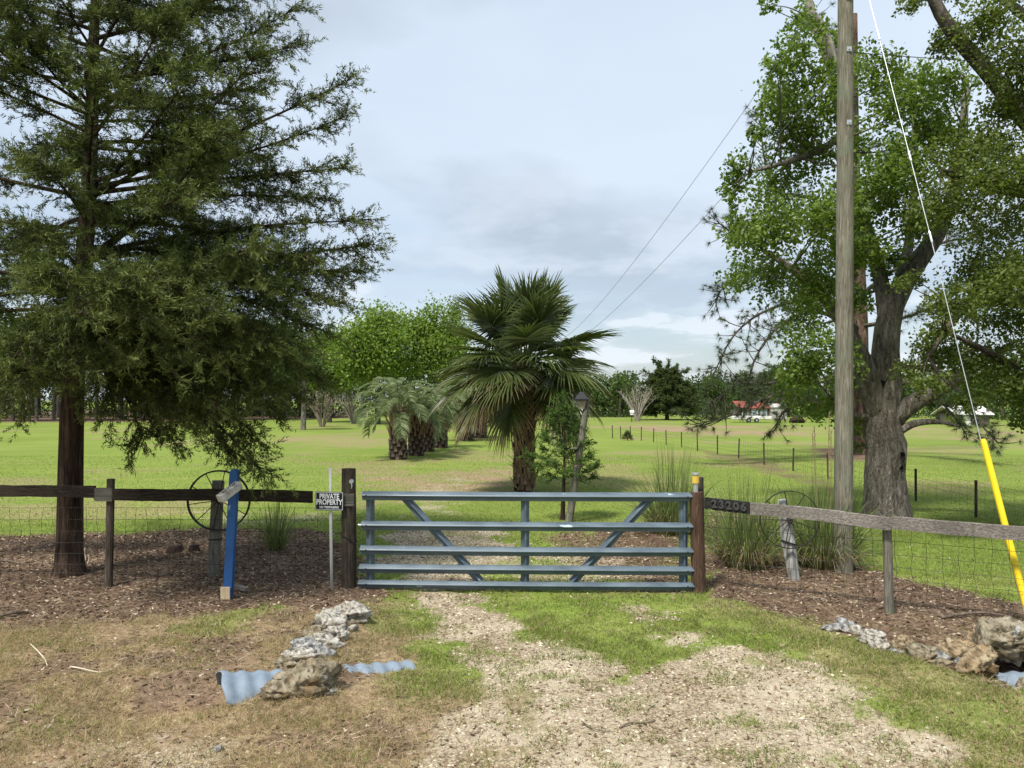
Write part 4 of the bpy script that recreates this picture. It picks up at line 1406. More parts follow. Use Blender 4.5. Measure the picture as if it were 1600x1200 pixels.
def cedar_sprays(mb, pos, dr, size, nb, rng, c1, c2, wid=0.016, lf=1.0, tipw=None):
    n = len(pos)
    if not n:
        return
    rep = np.repeat(np.arange(n), nb)
    t = rng.random(n * nb)
    D = nrm(dr)[rep]
    s = size[rep]
    base = pos[rep] + D * (t * s)[:, None] + rng.normal(size=(n * nb, 3)) * (0.05 * s)[:, None]
    bd = D * 0.8 + rng.normal(size=(n * nb, 3)) * 0.62
    L = lf * s * (0.55 - 0.25 * t) * rng.uniform(0.6, 1.2, n * nb)
    u = (tipw if tipw is not None else rng.random(n))[rep] * 0.75 + rng.random(n * nb) * 0.25  # outer sprays lighter: young growth, plus sunlit clump highlights put into the colour
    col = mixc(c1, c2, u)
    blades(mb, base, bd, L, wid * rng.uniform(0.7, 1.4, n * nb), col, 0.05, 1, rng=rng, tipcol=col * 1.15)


def cedar(name, label, x, y, h, r, boughs, seed, c1=(0.018, 0.038, 0.010), c2=(0.070, 0.108, 0.026), lean=(0.0, 0.0), nb=13, spray=0.17, bl=1.0, wid=0.016, trunk_mat=None, bpm=7.0, group=None, lf=1.0):
    """boughs: list of (start height, tip xyz relative to the foot, droop)"""
    rng = np.random.default_rng(seed)
    tr = thing(name, label, 'tree', (x, y, float(gh(x, y))), group=group)
    z = np.concatenate([[-0.3, 0.0, 0.12, 0.35], np.linspace(0.8, h, 16)])
    lx = lean[0] * z / h + 0.03 * np.sin(z * 1.1 + seed); ly = lean[1] * z / h + 0.03 * np.cos(z * 0.9)
    rad = np.interp(z, [-0.3, 0, 0.12, 0.35, h * 0.35, h * 0.75, h], [1.45 * r, 1.3 * r, 1.12 * r, 1.0 * r, 0.70 * r, 0.33 * r, 0.06 * r])
    mb = MB(); tube(mb, np.stack([lx, ly, z], 1), rad, 26 if r > 0.1 else 8, ridge=0.15, rfreq=12, seed=seed)
    mb.build('trunk', trunk_mat or M_BARK_C, tr, smooth=True)
    at = lambda zz: np.array([np.interp(zz, z, lx), np.interp(zz, z, ly), zz])
    cr = MB(); SP, SD, SS, SU = [], [], [], []
    lm = MB()
    for (z0, tip, droop) in boughs:
        a = at(z0); tip = np.asarray(tip, float)
        mid = (a + tip) / 2 + np.array([0, 0, droop * np.linalg.norm(tip - a)]) + rng.normal(size=3) * 0.08
        path = bez(a, mid, tip, 14)
        L = np.linalg.norm(np.diff(path, axis=0), axis=1).sum()
        rb = max(0.006, min(0.065, r * 0.22) * (0.5 + L / 8))
        tube(lm, path, np.linspace(rb, rb * 0.15, 14), 6, cap=False)
        tg = nrm(np.gradient(path, axis=0))
        nbr = max(4, int(L * bpm))
        ts = rng.uniform(0.22, 1.0, nbr) ** 0.85
        for t in ts:
            f = t * 13; i = min(int(f), 12); p = path[i] + (path[i + 1] - path[i]) * (f - i)
            sidev = nrm(np.cross(tg[i], [0, 0, 1.0])) * rng.choice([-1, 1])
            bd = nrm(tg[i] * rng.uniform(0.4, 1.0) + sidev * rng.uniform(0.2, 0.9) + np.array([0, 0, rng.uniform(-0.35, 0.40)]))
            l2 = bl * rng.uniform(0.35, 0.85) * (1.15 - 0.6 * t)
            m = max(2, int(l2 / 0.066))
            tt = np.linspace(0.12, 1.0, m)
            sag = np.array([0, 0, -1.0]) * (0.28 * l2 * tt ** 2)[:, None]
            q = p + bd * (l2 * tt)[:, None] + sag
            tube(lm, np.stack([p, q[m // 2], q[-1]]), [0.007, 0.005, 0.002], 3, cap=False)
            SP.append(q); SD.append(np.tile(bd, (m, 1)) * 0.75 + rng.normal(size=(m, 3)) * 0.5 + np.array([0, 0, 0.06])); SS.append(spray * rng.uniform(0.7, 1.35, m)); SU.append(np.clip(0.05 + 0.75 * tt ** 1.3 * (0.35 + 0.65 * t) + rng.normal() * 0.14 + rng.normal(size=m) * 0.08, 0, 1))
        m = 7
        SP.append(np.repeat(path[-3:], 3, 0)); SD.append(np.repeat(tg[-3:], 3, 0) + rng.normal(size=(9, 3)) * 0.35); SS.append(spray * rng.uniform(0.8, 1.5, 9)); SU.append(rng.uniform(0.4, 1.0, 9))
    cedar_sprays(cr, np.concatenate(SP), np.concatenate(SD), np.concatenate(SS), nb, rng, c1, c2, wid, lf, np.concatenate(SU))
    lb = lm.build('branches', trunk_mat or M_BARK_C, tr); lb['kind'] = 'stuff'
    cb = cr.build('crown', M_CEDAR, tr); cb['kind'] = 'stuff'
    return tr


# big red cedar on the left ------------------------------------------------------
cx, cy = G(103, 897)
tips = [(490, 15, 11), (475, -45, 11), (585, 122, 10.5), (565, 185, 11.5), (500, 70, 12), (578, 262, 10.6), (545, 310, 12), (602, 345, 10), (620, 382, 10.4), (590, 425, 11.5),
        (548, 470, 10), (560, 440, 12.2), (545, 520, 10.5), (530, 585, 11.5), (500, 620, 10.4), (470, 650, 11), (440, 690, 10.2), (410, 738, 9.8), (365, 715, 10.4), (300, 668, 11.5), (225, 690, 10),
        (270, 640, 9.5), (520, 400, 10), (500, 470, 11), (480, 560, 10), (430, 620, 9.6), (380, 600, 10), (340, 640, 9.2), (420, 540, 9.3), (350, 560, 9), (500, 540, 9.6),
        (300, 300, 8.6), (200, 430, 8.0), (330, 490, 8.3), (420, 380, 8.7), (250, 560, 8.4), (120, 490, 7.9), (60, 250, 8.5), (150, 120, 8.7), (350, 200, 8.8), (400, 90, 9.1), (120, 575, 8.5), (30, 600, 8.6),
        (-20, 665, 9.4), (40, 650, 10.4), (20, 560, 8.2), (180, 560, 8.8), (220, 500, 8.4), (80, 420, 8.2), (300, 420, 8.8), (430, 450, 9), (180, 640, 9.4), (270, 690, 10.6),
        (350, 350, 13.6), (450, 250, 13.2), (250, 100, 13.4), (400, 550, 13.2), (150, 350, 14), (300, 600, 13), (0, 450, 13.5), (480, 480, 13), (420, 130, 12.8), (200, 520, 14), (60, 560, 13.6), (470, 600, 12.6),
        (-250, 200, 11), (-300, 400, 11), (-220, 550, 11), (-150, 50, 11), (-100, 350, 9), (-60, 120, 10), (-120, 500, 9.4), (20, 30, 9.4), (40, 350, 8.8), (-90, 620, 11.8),
        (330, -20, 9.4), (250, -80, 9.6), (420, -120, 11), (60, -60, 9.6), (0, -150, 11), (200, -150, 12), (330, -190, 11), (100, -230, 11), (260, 20, 9.2), (300, 110, 9.0)]
bgs = []
rg = np.random.default_rng(4)
for (px, py, yy) in tips:
    if px > 430:
        px -= 34
    t = P(px, py, yy) - np.array([cx, cy, 0])
    dist = math.hypot(t[0], t[1])
    if py > 430:
        z0 = min(max(3.15 + rg.uniform(0, 0.6), t[2] + 0.10 * dist + 0.3), 6.5); dr_ = 0.16
    elif py > 200:
        z0 = t[2] - 0.10 * dist + rg.uniform(-0.2, 0.2); dr_ = 0.05
    else:
        z0 = t[2] - 0.30 * dist; dr_ = -0.06
    bgs.append((max(3.1, min(z0, 10.2)), t, dr_))
for i in range(34):
    zt = rg.uniform(4.6, 10.0); a = i * 2.4; ln = (4.3 - 0.22 * zt) * rg.uniform(0.55, 0.95)
    bgs.append((zt, np.array([math.cos(a) * ln + 0.3, math.sin(a) * ln * 0.85, zt + rg.uniform(0.0, 0.3) * ln]), 0.0))
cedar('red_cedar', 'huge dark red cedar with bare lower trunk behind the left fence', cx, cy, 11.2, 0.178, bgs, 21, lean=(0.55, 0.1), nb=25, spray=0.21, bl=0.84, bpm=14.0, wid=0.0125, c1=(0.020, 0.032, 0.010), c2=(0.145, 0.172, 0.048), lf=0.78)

# young cedar behind the gate
yx, yy = G(886, 817)
yx -= 0.0
rg = np.random.default_rng(8)
bgs = []
for i in range(46):
    t = i / 45
    z0 = 0.72 + 1.55 * t
    ln = (0.78 - 0.62 * t) * rg.uniform(0.75, 1.1)
    a = i * 2.4
    bgs.append((z0, np.array([math.cos(a) * ln, math.sin(a) * ln, z0 + ln * rg.uniform(0.25, 0.6)]), -0.05))
bgs.append((0.75, np.array([0.62, 0.1, 0.86]), 0.05)); bgs.append((0.9, np.array([0.66, -0.1, 1.12]), 0.05))
bgs.append((1.1, np.array([-0.72, 0.0, 1.35]), 0.03)); bgs.append((1.7, np.array([0.0, 0.0, 2.55]), 0.0))
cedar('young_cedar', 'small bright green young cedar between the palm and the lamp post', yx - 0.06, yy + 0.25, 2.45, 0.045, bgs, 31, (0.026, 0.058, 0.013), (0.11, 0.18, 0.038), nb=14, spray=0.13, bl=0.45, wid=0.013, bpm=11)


# broadleaf trees ------------------------------------------------------------------
def broadleaf(name, label, x, y, limbs, clumps, seed, leaf=0.09, c1=(0.035, 0.075, 0.014), c2=(0.115, 0.20, 0.035), bark=None, sides=16, tuft=11, spread=0.16, ridge=0.12, group=None, twigs=4, up=0.6, lmat=None, brr=0.035, extra=None):
    """limbs: list of (points xyz relative to foot, radii); the first is the trunk. clumps: (centre, radii, number of leaves)"""
    rng = np.random.default_rng(seed)
    tr = thing(name, label, 'tree', (x, y, float(gh(x, y))), group=group)
    nodes = []
    for i, (pts, rad) in enumerate(limbs):
        n = 22 if i == 0 else 14
        path = smooth_path(pts, n)
        rr = np.interp(np.linspace(0, 1, n), np.linspace(0, 1, len(rad)), rad)
        mb = MB(); tube(mb, path, rr, sides if i == 0 else max(7, sides // 2), ridge=ridge, rfreq=10, seed=seed + i)
        mb.build('trunk' if i == 0 else 'limb', bark or M_BARK_D, tr, smooth=True)
        nodes.append(path[(n // 3 if i == 0 else 2):])
    nodes = np.concatenate(nodes)
    br = MB(); lf = MB()
    for (c, rad, n) in clumps:
        c = np.asarray(c, float); rad = np.broadcast_to(np.asarray(rad, float), (3,))
        dd = np.linalg.norm(nodes - c, axis=1) + 0.35 * np.maximum(0, nodes[:, 2] - c[2])
        a = nodes[np.argmin(dd)]
        L = np.linalg.norm(c - a)
        path = bez(a, (a + c) / 2 + np.array([0, 0, -0.06 * L]) + rng.normal(size=3) * 0.10 * L, c, 9)
        r0 = brr * (0.5 + 0.35 * L ** 0.5) * (0.6 + rad.mean() * 0.5)
        tube(br, path, np.linspace(r0, r0 * 0.35, 9), 5, cap=False)
        nt_ = max(3, int(n / tuft))
        d = nrm(rng.normal(size=(nt_, 3)))
        q = c + d * rad * (rng.random(nt_) ** 0.45)[:, None]
        q[:, 2] -= 0.10 * rad[2] * (np.hypot(d[:, 0], d[:, 1])) ** 2
        for w in range(min(twigs, nt_)):
            tube(br, bez(c, (c + q[w]) / 2 + rng.normal(size=3) * 0.1 * rad.mean(), q[w], 5), np.linspace(r0 * 0.35, r0 * 0.1, 5), 4, cap=False)
        pos = np.repeat(q, tuft, 0) + rng.normal(size=(nt_ * tuft, 3)) * spread * np.minimum(1.0, rad.mean() * 1.2)
        u = np.repeat(rng.random(nt_), tuft) * 0.6 + rng.random(nt_ * tuft) * 0.4
        leaf_quads(lf, pos, leaf * rng.uniform(0.65, 1.25, nt_ * tuft), mixc(c1, c2, u), up, 0.66, rng=rng)
    if extra:
        extra(br, lf, rng)
    b = br.build('branches', bark or M_BARK_D, tr); b['kind'] = 'stuff'
    cb = lf.build('crown', lmat or M_LEAF, tr); cb['kind'] = 'stuff'
    return tr


def pxl(x, y):
    """turn photo pixel + distance into a point relative to a foot at x,y"""
    return lambda px, py, d: P(px, py, d) - np.array([x, y, 0])


# grey-trunked oak on the right
ox, oy = G(1383, 806)
q = pxl(ox, oy)
limbs = [
    ([(0, 0, -0.3), (0, 0, 0.0), (0.0, 0, 0.45), (-0.02, 0, 1.0), (0.02, 0, 1.5), q(1376, 665, oy), q(1384, 600, oy), q(1384, 540, oy), q(1394, 478, oy), q(1428, 418, oy + 0.2), q(1475, 345, oy + 0.5), q(1500, 250, oy + 0.6), q(1510, 120, oy + 0.8)], [0.56, 0.52, 0.42, 0.40, 0.41, 0.38, 0.31, 0.27, 0.24, 0.20, 0.16, 0.12, 0.05]),
    ([q(1372, 660, oy), q(1358, 600, oy - 0.2), q(1338, 545, oy - 0.3), q(1300, 480, oy - 0.3), q(1250, 430, oy - 0.3), q(1190, 390, oy - 0.2)], [0.26, 0.23, 0.19, 0.14, 0.09, 0.04]),
    ([q(1386, 520, oy), q(1375, 430, oy + 0.3), q(1345, 330, oy + 0.4), q(1315, 200, oy + 0.5), q(1300, 120, oy + 0.5), q(1270, 40, oy + 0.5)], [0.17, 0.15, 0.12, 0.10, 0.08, 0.05]),
    ([q(1395, 655, oy), q(1425, 632, oy - 0.2), q(1470, 608, oy - 0.5), q(1520, 575, oy - 0.8), q(1580, 540, oy - 1.0)], [0.22, 0.19, 0.16, 0.12, 0.07]),
    ([q(1398, 678, oy), q(1430, 662, oy - 0.3), q(1470, 660, oy - 0.6), q(1500, 668, oy - 0.8)], [0.10, 0.075, 0.05, 0.02]),
    ([q(1360, 655, oy), q(1340, 650, oy - 0.3), q(1312, 648, oy - 0.5)], [0.09, 0.06, 0.02]),
    ([q(1395, 470, oy), q(1420, 380, oy + 1), q(1430, 250, oy + 1.6), q(1425, 130, oy + 2)], [0.12, 0.10, 0.07, 0.03]),
    ([q(1325, 200, oy + 0.5), q(1290, 230, oy), q(1240, 250, oy - 0.3), q(1170, 270, oy - 0.4)], [0.10, 0.08, 0.06, 0.03]),
]
rg = np.random.default_rng(12)
cl = []
for (px, py, r_, f) in [(1240, 60, 40, 1), (1214, 100, 26, 1), (1196, 8, 16, .8), (1262, 25, 26, 1), (1250, 150, 55, 1), (1212, 150, 30, 1), (1290, 175, 50, 1), (1160, 255, 32, 1), (1200, 290, 48, 1), (1270, 260, 60, 1), (1136, 300, 22, .9), (1172, 360, 42, 1), (1230, 370, 60, 1),
                        (1160, 425, 32, 1), (1200, 445, 42, 1), (1280, 420, 60, 1), (1240, 480, 50, 1), (1290, 540, 55, 1), (1255, 590, 40, 1), (1275, 630, 34, 1), (1232, 610, 30, .8), (1370, 120, 50, 1), (1400, 180, 60, 1), (1445, 140, 45, 1), (1380, 240, 60, 1), (1430, 270, 55, 1), (1360, 310, 50, 1),
                        (1420, 340, 48, 1), (1350, 400, 45, 1), (1385, 410, 30, 1), (1340, 470, 30, 1), (1480, 210, 45, 1), (1335, 100, 30, 1), (1480, 130, 35, .9), (1310, 320, 50, 1), (1330, 590, 28, .8), (1345, 210, 40, 1), (1290, 340, 45, 1), (1320, 380, 40, 1), (1275, 480, 42, 1), (1300, 620, 26, .8),
                        (1340, 678, 22, .5), (1300, 110, 30, .8), (1225, 215, 40, 1), (1180, 200, 18, .8), (1145, 340, 18, .8), (1300, 60, 22, .7), (1460, 190, 40, 1), (1330, 660, 22, .5)]:
    d = oy + rg.uniform(-1.7, 1.6); s = d / FPX
    for _ in range(2):
        c = q(px + rg.normal() * r_ * 0.30, py + rg.normal() * r_ * 0.30, d + rg.uniform(-0.5, 0.5))
        cl.append((c, np.array([r_ * s * 0.86, r_ * s * 1.0, r_ * s * 0.78]), int(430 * f * (r_ / 45) ** 2) + 40))
broadleaf('oak_tree', 'bright green leafy tree with a thick grey hollowed trunk right of the pole', ox, oy, limbs, cl, 41, 0.098, (0.050, 0.098, 0.015), (0.20, 0.275, 0.048), M_BARK_O, 30, 11, 0.15, 0.16, brr=0.03)
# knot holes in its trunk
oak = bpy.data.objects['oak_tree']
M_HOLE = mat_plain('dark_knot_hollow', (0.012, 0.009, 0.007), 0.95, var=0.4, nscale=30, bstr=0.8)
for (px, py, w, h, yo, mat) in ((1396, 712, 0.075, 0.11, -0.385, M_HOLE), (1394, 731, 0.045, 0.09, -0.39, M_HOLE), (1371, 615, 0.13, 0.36, -0.28, M_HOLE)):
    c = q(px, py, oy) + np.array([0, yo, 0])
    mb = MB(); a = np.linspace(0, 2 * PI, 15)
    mb = MB(); V = [c + np.array([0, 0.03, 0])] + [c + np.array([w * math.cos(t) * random.uniform(0.5, 1.2), -0.012 + 0.02 * math.cos(2 * t), h * math.sin(t) * random.uniform(0.6, 1.25)]) for t in a[:-1]]
    mb.add(V, T=[(0, 1 + i, 1 + (i + 1) % 14) for i in range(14)]); mb.build('knot_hole', mat, oak)
mb = MB(); tube(mb, smooth_path([q(1306, 110, oy - 0.6), q(1297, 75, oy - 0.6), q(1283, 40, oy - 0.6), q(1268, 20, oy - 0.6), q(1262, -10, oy - 0.6)], 12), np.linspace(0.10, 0.07, 12), 9, ridge=0.1)
mb.build('dead_limb', M_BARK_L, oak, smooth=True)

# live oak whose crown hangs in from the right
lx_, ly_ = 11.9, 14.6
q = pxl(lx_, ly_)
limbs = [
    ([(0, 0, -0.3), (0, 0, 0.4), (-0.1, 0, 1.6), (-0.1, -0.1, 3.0), (0.2, 0, 4.8), (0.4, 0.2, 7.0), (0.3, 0.2, 9.0)], [0.66, 0.5, 0.42, 0.40, 0.30, 0.20, 0.08]),
    ([(-0.1, -0.1, 2.9), q(1690, 330, 14.3), q(1600, 300, 14.2), q(1520, 284, 14.0), q(1470, 268, 13.8)], [0.28, 0.22, 0.15, 0.10, 0.04]),
    ([(0, 0, 4.4), q(1690, 290, 14.4), q(1600, 182, 14.2), q(1540, 110, 14.1), q(1480, 40, 14.0), q(1440, -40, 14)], [0.26, 0.22, 0.17, 0.14, 0.12, 0.08]),
    ([(0, 0, 2.6), q(1680, 480, 13.9), q(1590, 470, 13.7), q(1510, 480, 13.6), q(1450, 560, 13.5)], [0.22, 0.18, 0.13, 0.09, 0.03]),
    ([(0, 0, 2.2), q(1690, 590, 13.6), q(1620, 600, 13.4), q(1560, 560, 13.4), q(1480, 520, 13.3)], [0.18, 0.14, 0.10, 0.07, 0.02]),
    ([(0.2, 0, 4.8), q(1720, 120, 14.8), q(1620, 40, 15), q(1540, -20, 15)], [0.22, 0.16, 0.11, 0.05]),
]
cl = []
for (px, py, r_) in [(1540, 35, 50), (1592, 90, 55), (1475, 55, 30), (1425, 15, 26), (1560, 160, 42), (1525, 240, 55), (1585, 230, 55), (1495, 320, 55), (1570, 345, 62), (1530, 400, 62), (1592, 430, 55), (1500, 470, 42), (1575, 510, 62), (1490, 545, 42), (1435, 555, 32), (1540, 590, 52),
                     (1592, 610, 40), (1455, 600, 26), (1520, 630, 24), (1605, 655, 26), (1560, 280, 50), (1560, 450, 50), (1460, 520, 28), (1650, 100, 60), (1660, 250, 60), (1670, 400, 60), (1660, 540, 55), (1740, 180, 60), (1760, 360, 60), (1800, 500, 55), (1860, 300, 60), (1840, 120, 60), (1720, 20, 60), (1600, -20, 50), (1500, -30, 40), (1900, 440, 55), (1720, 560, 45), (1420, 440, 22),
                     (1690, 480, 60), (1980, 330, 60), (1960, 470, 50)]:
    d = rg.uniform(12.6, 15.6); s = d / FPX
    for _ in range(2):
        c = q(px + rg.normal() * r_ * 0.3, py + rg.normal() * r_ * 0.3, d + rg.uniform(-0.5, 0.5))
        cl.append((c, np.array([r_ * s * 0.95, r_ * s * 1.1, r_ * s * 0.62]), int(620 * (r_ / 45) ** 2) + 60))
broadleaf('live_oak', 'olive green live oak reaching into the picture from the right edge', lx_, ly_, limbs, cl, 43, 0.075, (0.044, 0.070, 0.014), (0.175, 0.215, 0.044), M_BARK_D, 20, 13, 0.16, 0.14, brr=0.028, twigs=6)


# pine behind the oak -----------------------------------------------------------------
def needle_tufts(mb, pos, dr, L, nn, rng, c1, c2, w=0.008):
    n = len(pos)
    rep = np.repeat(np.arange(n), nn)
    D = nrm(dr)[rep] * 0.55 + rng.normal(size=(n * nn, 3)) * 0.62
    b = pos[rep] - nrm(dr)[rep] * (rng.random(n * nn) * 0.15 * L)[:, None]
    col = mixc(c1, c2, rng.random(n)[rep] * 0.5 + rng.random(n * nn) * 0.5)
    blades(mb, b, D, L * rng.uniform(0.7, 1.15, n * nn), w, col, 0.1, 1, rng=rng)


pnx, pny = G(1342, 710)
q = pxl(pnx, pny)
pine = thing('pine_tree', 'tall pine with reddish trunk standing behind the grey oak', 'tree', (pnx, pny, 0))
rg = np.random.default_rng(77)
mb = MB(); tube(mb, smooth_path([(0, 0, -0.3), (0, 0, 0.2), (0.1, 0, 3), (0.0, 0, 8), (-0.2, 0, 14), (-0.2, 0, 20)], 26), np.interp(np.linspace(0, 1, 26), [0, 0.04, 0.5, 1], [0.62, 0.46, 0.34, 0.12]), 16, ridge=0.1); mb.build('trunk', M_BARK_P, pine, smooth=True)
nd = MB(); lb = MB()
TP, TD = [], []
for (z0, pts, n) in [
    (5.6, [(1290, 470, 33), (1210, 480, 33), (1150, 520, 32.5), (1112, 590, 32.2)], 60), (5.2, [(1290, 490, 32), (1230, 500, 31.5), (1180, 560, 31), (1165, 640, 31)], 50),
    (4.4, [(1300, 560, 32), (1240, 590, 31), (1190, 600, 30.5), (1150, 600, 30), (1100, 640, 29.8)], 70), (4.0, [(1300, 590, 31), (1240, 610, 30), (1190, 625, 29.5), (1140, 650, 29), (1090, 662, 28.8)], 70),
    (4.2, [(1310, 580, 33), (1250, 615, 32), (1220, 650, 31.6), (1213, 668, 31.4)], 36),
    (8.6, [(1290, 320, 33), (1220, 300, 33), (1195, 250, 33), (1188, 180, 33)], 40), (8.0, [(1280, 360, 33), (1210, 340, 33), (1160, 370, 32.5), (1125, 350, 32.5)], 45), (6.5, [(1280, 430, 33.5), (1200, 420, 33.5), (1140, 440, 33), (1118, 470, 33)], 45),
    (9.5, [(1310, 250, 33.5), (1260, 230, 33.5), (1230, 190, 33), (1250, 140, 33)], 36), (10.5, [(1390, 250, 34), (1450, 200, 34), (1500, 150, 34)], 40), (5.8, [(1400, 500, 33), (1470, 480, 32), (1530, 500, 31.5)], 50),
    (4.6, [(1400, 570, 32), (1460, 580, 31), (1500, 610, 30), (1530, 660, 29.5), (1560, 692, 29.3)], 50), (4.4, [(1400, 590, 33), (1450, 610, 32), (1490, 650, 31), (1510, 680, 31)], 40), (12, [(1330, 100, 34), (1300, 60, 34), (1270, 30, 33)], 30),
    (7.2, [(1400, 420, 34), (1470, 380, 34.5), (1540, 370, 35)], 40)]:
    path = smooth_path([np.array([np.interp(z0, [0, 3, 8, 14], [0, .1, 0, -.2]), 0, z0])] + [q(*p) for p in pts], 18)
    tube(lb, path, np.linspace(0.11, 0.02, 18), 6, cap=False)
    for _ in range(n):
        i = rg.integers(5, 18); p = path[i]
        tg = nrm(path[min(i + 1, 17)] - path[i - 1])
        bd = nrm(tg * 0.6 + rg.normal(size=3) * 0.55 + np.array([0, 0, 0.12]))
        l2 = rg.uniform(0.25, 1.05)
        e = p + bd * l2 + np.array([0, 0, 0.10 * l2])
        tube(lb, bez(p, (p + e) / 2 + np.array([0, 0, -0.08]), e, 4), np.linspace(0.022, 0.010, 4), 4, cap=False)
        TP.append(e); TD.append(bd + np.array([0, 0, 0.2]))
        if rg.random() < 0.6:
            e2 = p + bd * l2 * 0.5 + rg.normal(size=3) * 0.22; TP.append(e2); TD.append(bd + rg.normal(size=3) * 0.3)
needle_tufts(nd, np.array(TP), np.array(TD), 0.30, 46, rg, (0.022, 0.038, 0.014), (0.085, 0.105, 0.042), 0.013)
b = lb.build('branches', M_BARK_D, pine); b['kind'] = 'stuff'
b = nd.build('crown', M_PINE, pine); b['kind'] = 'stuff'

# ------------------------------------------------------------------ cabbage palm
def boot_mesh(w, h, th, mat, name='boot', out=0.35, split=True):
    """old leaf base: a tapering slab standing off the trunk, split at the foot; local z up, y outwards is -y"""
    mb = MB()
    for s in ((-1, 1) if split else (0,)):
        V = []
        for t in (0.0, 0.35, 0.7, 1.0):
            wd = w * (0.36 - 0.22 * t) if split else w * (0.5 - 0.36 * t)
            cx_ = s * w * (0.36 * (1 - t) ** 0.9) if split else 0
            z = h * t
            yo = -out * h * t ** 1.6
            for (sx, sy) in ((-1, 0), (1, 0), (0.8, -1), (-0.8, -1)):
                V.append((cx_ + sx * wd / 1.0 * 0.5 * 1.6, yo + sy * th * (1.15 - 0.6 * t), z))
        Q = [(i * 4 + j, i * 4 + (j + 1) % 4, i * 4 + 4 + (j + 1) % 4, i * 4 + 4 + j) for i in range(3) for j in range(4)] + [(12, 13, 14, 15), (3, 2, 1, 0)]
        mb.add(V, Q=Q)
    return mb.mesh(name, mat)


M_BOOT = mat_bark('palm_leaf_base', (0.06, 0.035, 0.024), (0.19, 0.125, 0.088), (0.33, 0.24, 0.18), 9.0, 0.25, 0.8, 0.02)
M_PTRUNK = mat_bark('fibrous_palm_trunk', (0.018, 0.010, 0.007), (0.062, 0.038, 0.026), (0.12, 0.08, 0.058), 9.0, 0.5, 0.8, 0.03)
M_BOOT_G = mat_bark('grey_palm_leaf_base', (0.040, 0.030, 0.024), (0.125, 0.098, 0.080), (0.23, 0.195, 0.165), 9.0, 0.3, 0.8, 0.02)


def fan_frond(mb, base, az, el, rng, pet=1.15, fan=1.15, age=0.3, nseg=46):
    """costapalmate leaf: petiole, then a fan of pleated segments whose tips droop"""
    d = np.array([math.cos(az) * math.cos(el), math.sin(az) * math.cos(el), math.sin(el)])
    sag = 0.06 + 0.16 * age
    down = np.array([0, 0, -1.0])
    p1 = base + d * pet + down * sag * pet * 0.5
    path = bez(base, base + d * pet * 0.55, p1, 7)
    gcol = mixc((0.105, 0.135, 0.045), (0.17, 0.16, 0.07), np.array(age))
    tube(mb, path, np.linspace(0.022, 0.013, 7), 5, col=gcol, mi=0, cap=False)
    fd = nrm(p1 - path[-2])
    side = nrm(np.cross(fd, np.array([0, 0, 1.0]) + rng.normal(size=3) * 0.12))
    nm = np.cross(side, fd)
    phi = np.linspace(-1, 1, nseg) * R(118) + rng.normal(size=nseg) * 0.025
    costa = 0.42 * fan
    rec = 0.40 + 0.30 * age
    k = 5
    rows = []
    cols = []
    green = mixc((0.046, 0.068, 0.019), (0.155, 0.185, 0.065), rng.random(nseg) * 0.6 + 0.2 * rng.random())
    brown = np.array((0.21, 0.14, 0.085))
    Ls = fan * (0.62 + 0.38 * np.cos(phi * 0.72)) * rng.uniform(0.88, 1.05, nseg)
    # segments leave the drooping costa one after another
    tcost = np.clip(1 - np.abs(phi) / R(118), 0, 1) ** 1.2
    start = p1 + fd * (costa * tcost)[:, None] + down * (rec * costa * 0.6 * tcost ** 2)[:, None]
    dd = nrm(fd * np.cos(phi)[:, None] + side * np.sin(phi)[:, None] + down * (rec * 0.4 * tcost)[:, None] + nm * 0.10 * (np.abs(np.sin(phi)))[:, None])
    acr = nrm(np.cross(dd, nm))
    droop = (0.07 + 0.24 * age + 0.10 * rng.random(nseg)) * (0.8 + 0.6 * rng.random(nseg))
    wmax = 0.046 * fan
    for i in range(k + 1):
        t = i / k
        p = start + dd * (Ls * t)[:, None] + down * (Ls * droop * t ** 2.6)[:, None] - dd * (Ls * droop * 0.35 * t ** 2.6)[:, None]
        w = wmax * (0.35 + 0.65 * min(1, t / 0.35)) * (1 - max(0, (t - 0.35) / 0.65) ** 1.3) + 0.003
        fold = nm * 0.40 * w
        rows += [p - acr * w / 2 + fold, p - fold * 0.6, p + acr * w / 2 + fold]
        br_ = np.clip((t - (1.15 - 0.85 * age)) * 2.2, 0, 1) * (rng.random(nseg) < 0.25 + 0.8 * age)
        c = mixc(green * (1 + 0.25 * t), brown * rng.uniform(0.7, 1.6, nseg)[:, None], br_)
        cols += [c, c * 0.9, c]
    V = np.stack(rows, 1); C = np.stack(cols, 1)
    m = 3 * (k + 1)
    b = np.arange(nseg)[:, None] * m
    Q = np.concatenate([b + np.array([3 * i + s, 3 * i + s + 1, 3 * i + s + 4, 3 * i + s + 3]) for i in range(k) for s in (0, 1)])
    mb.add(V.reshape(-1, 3), Q=Q, col=C.reshape(-1, 3))


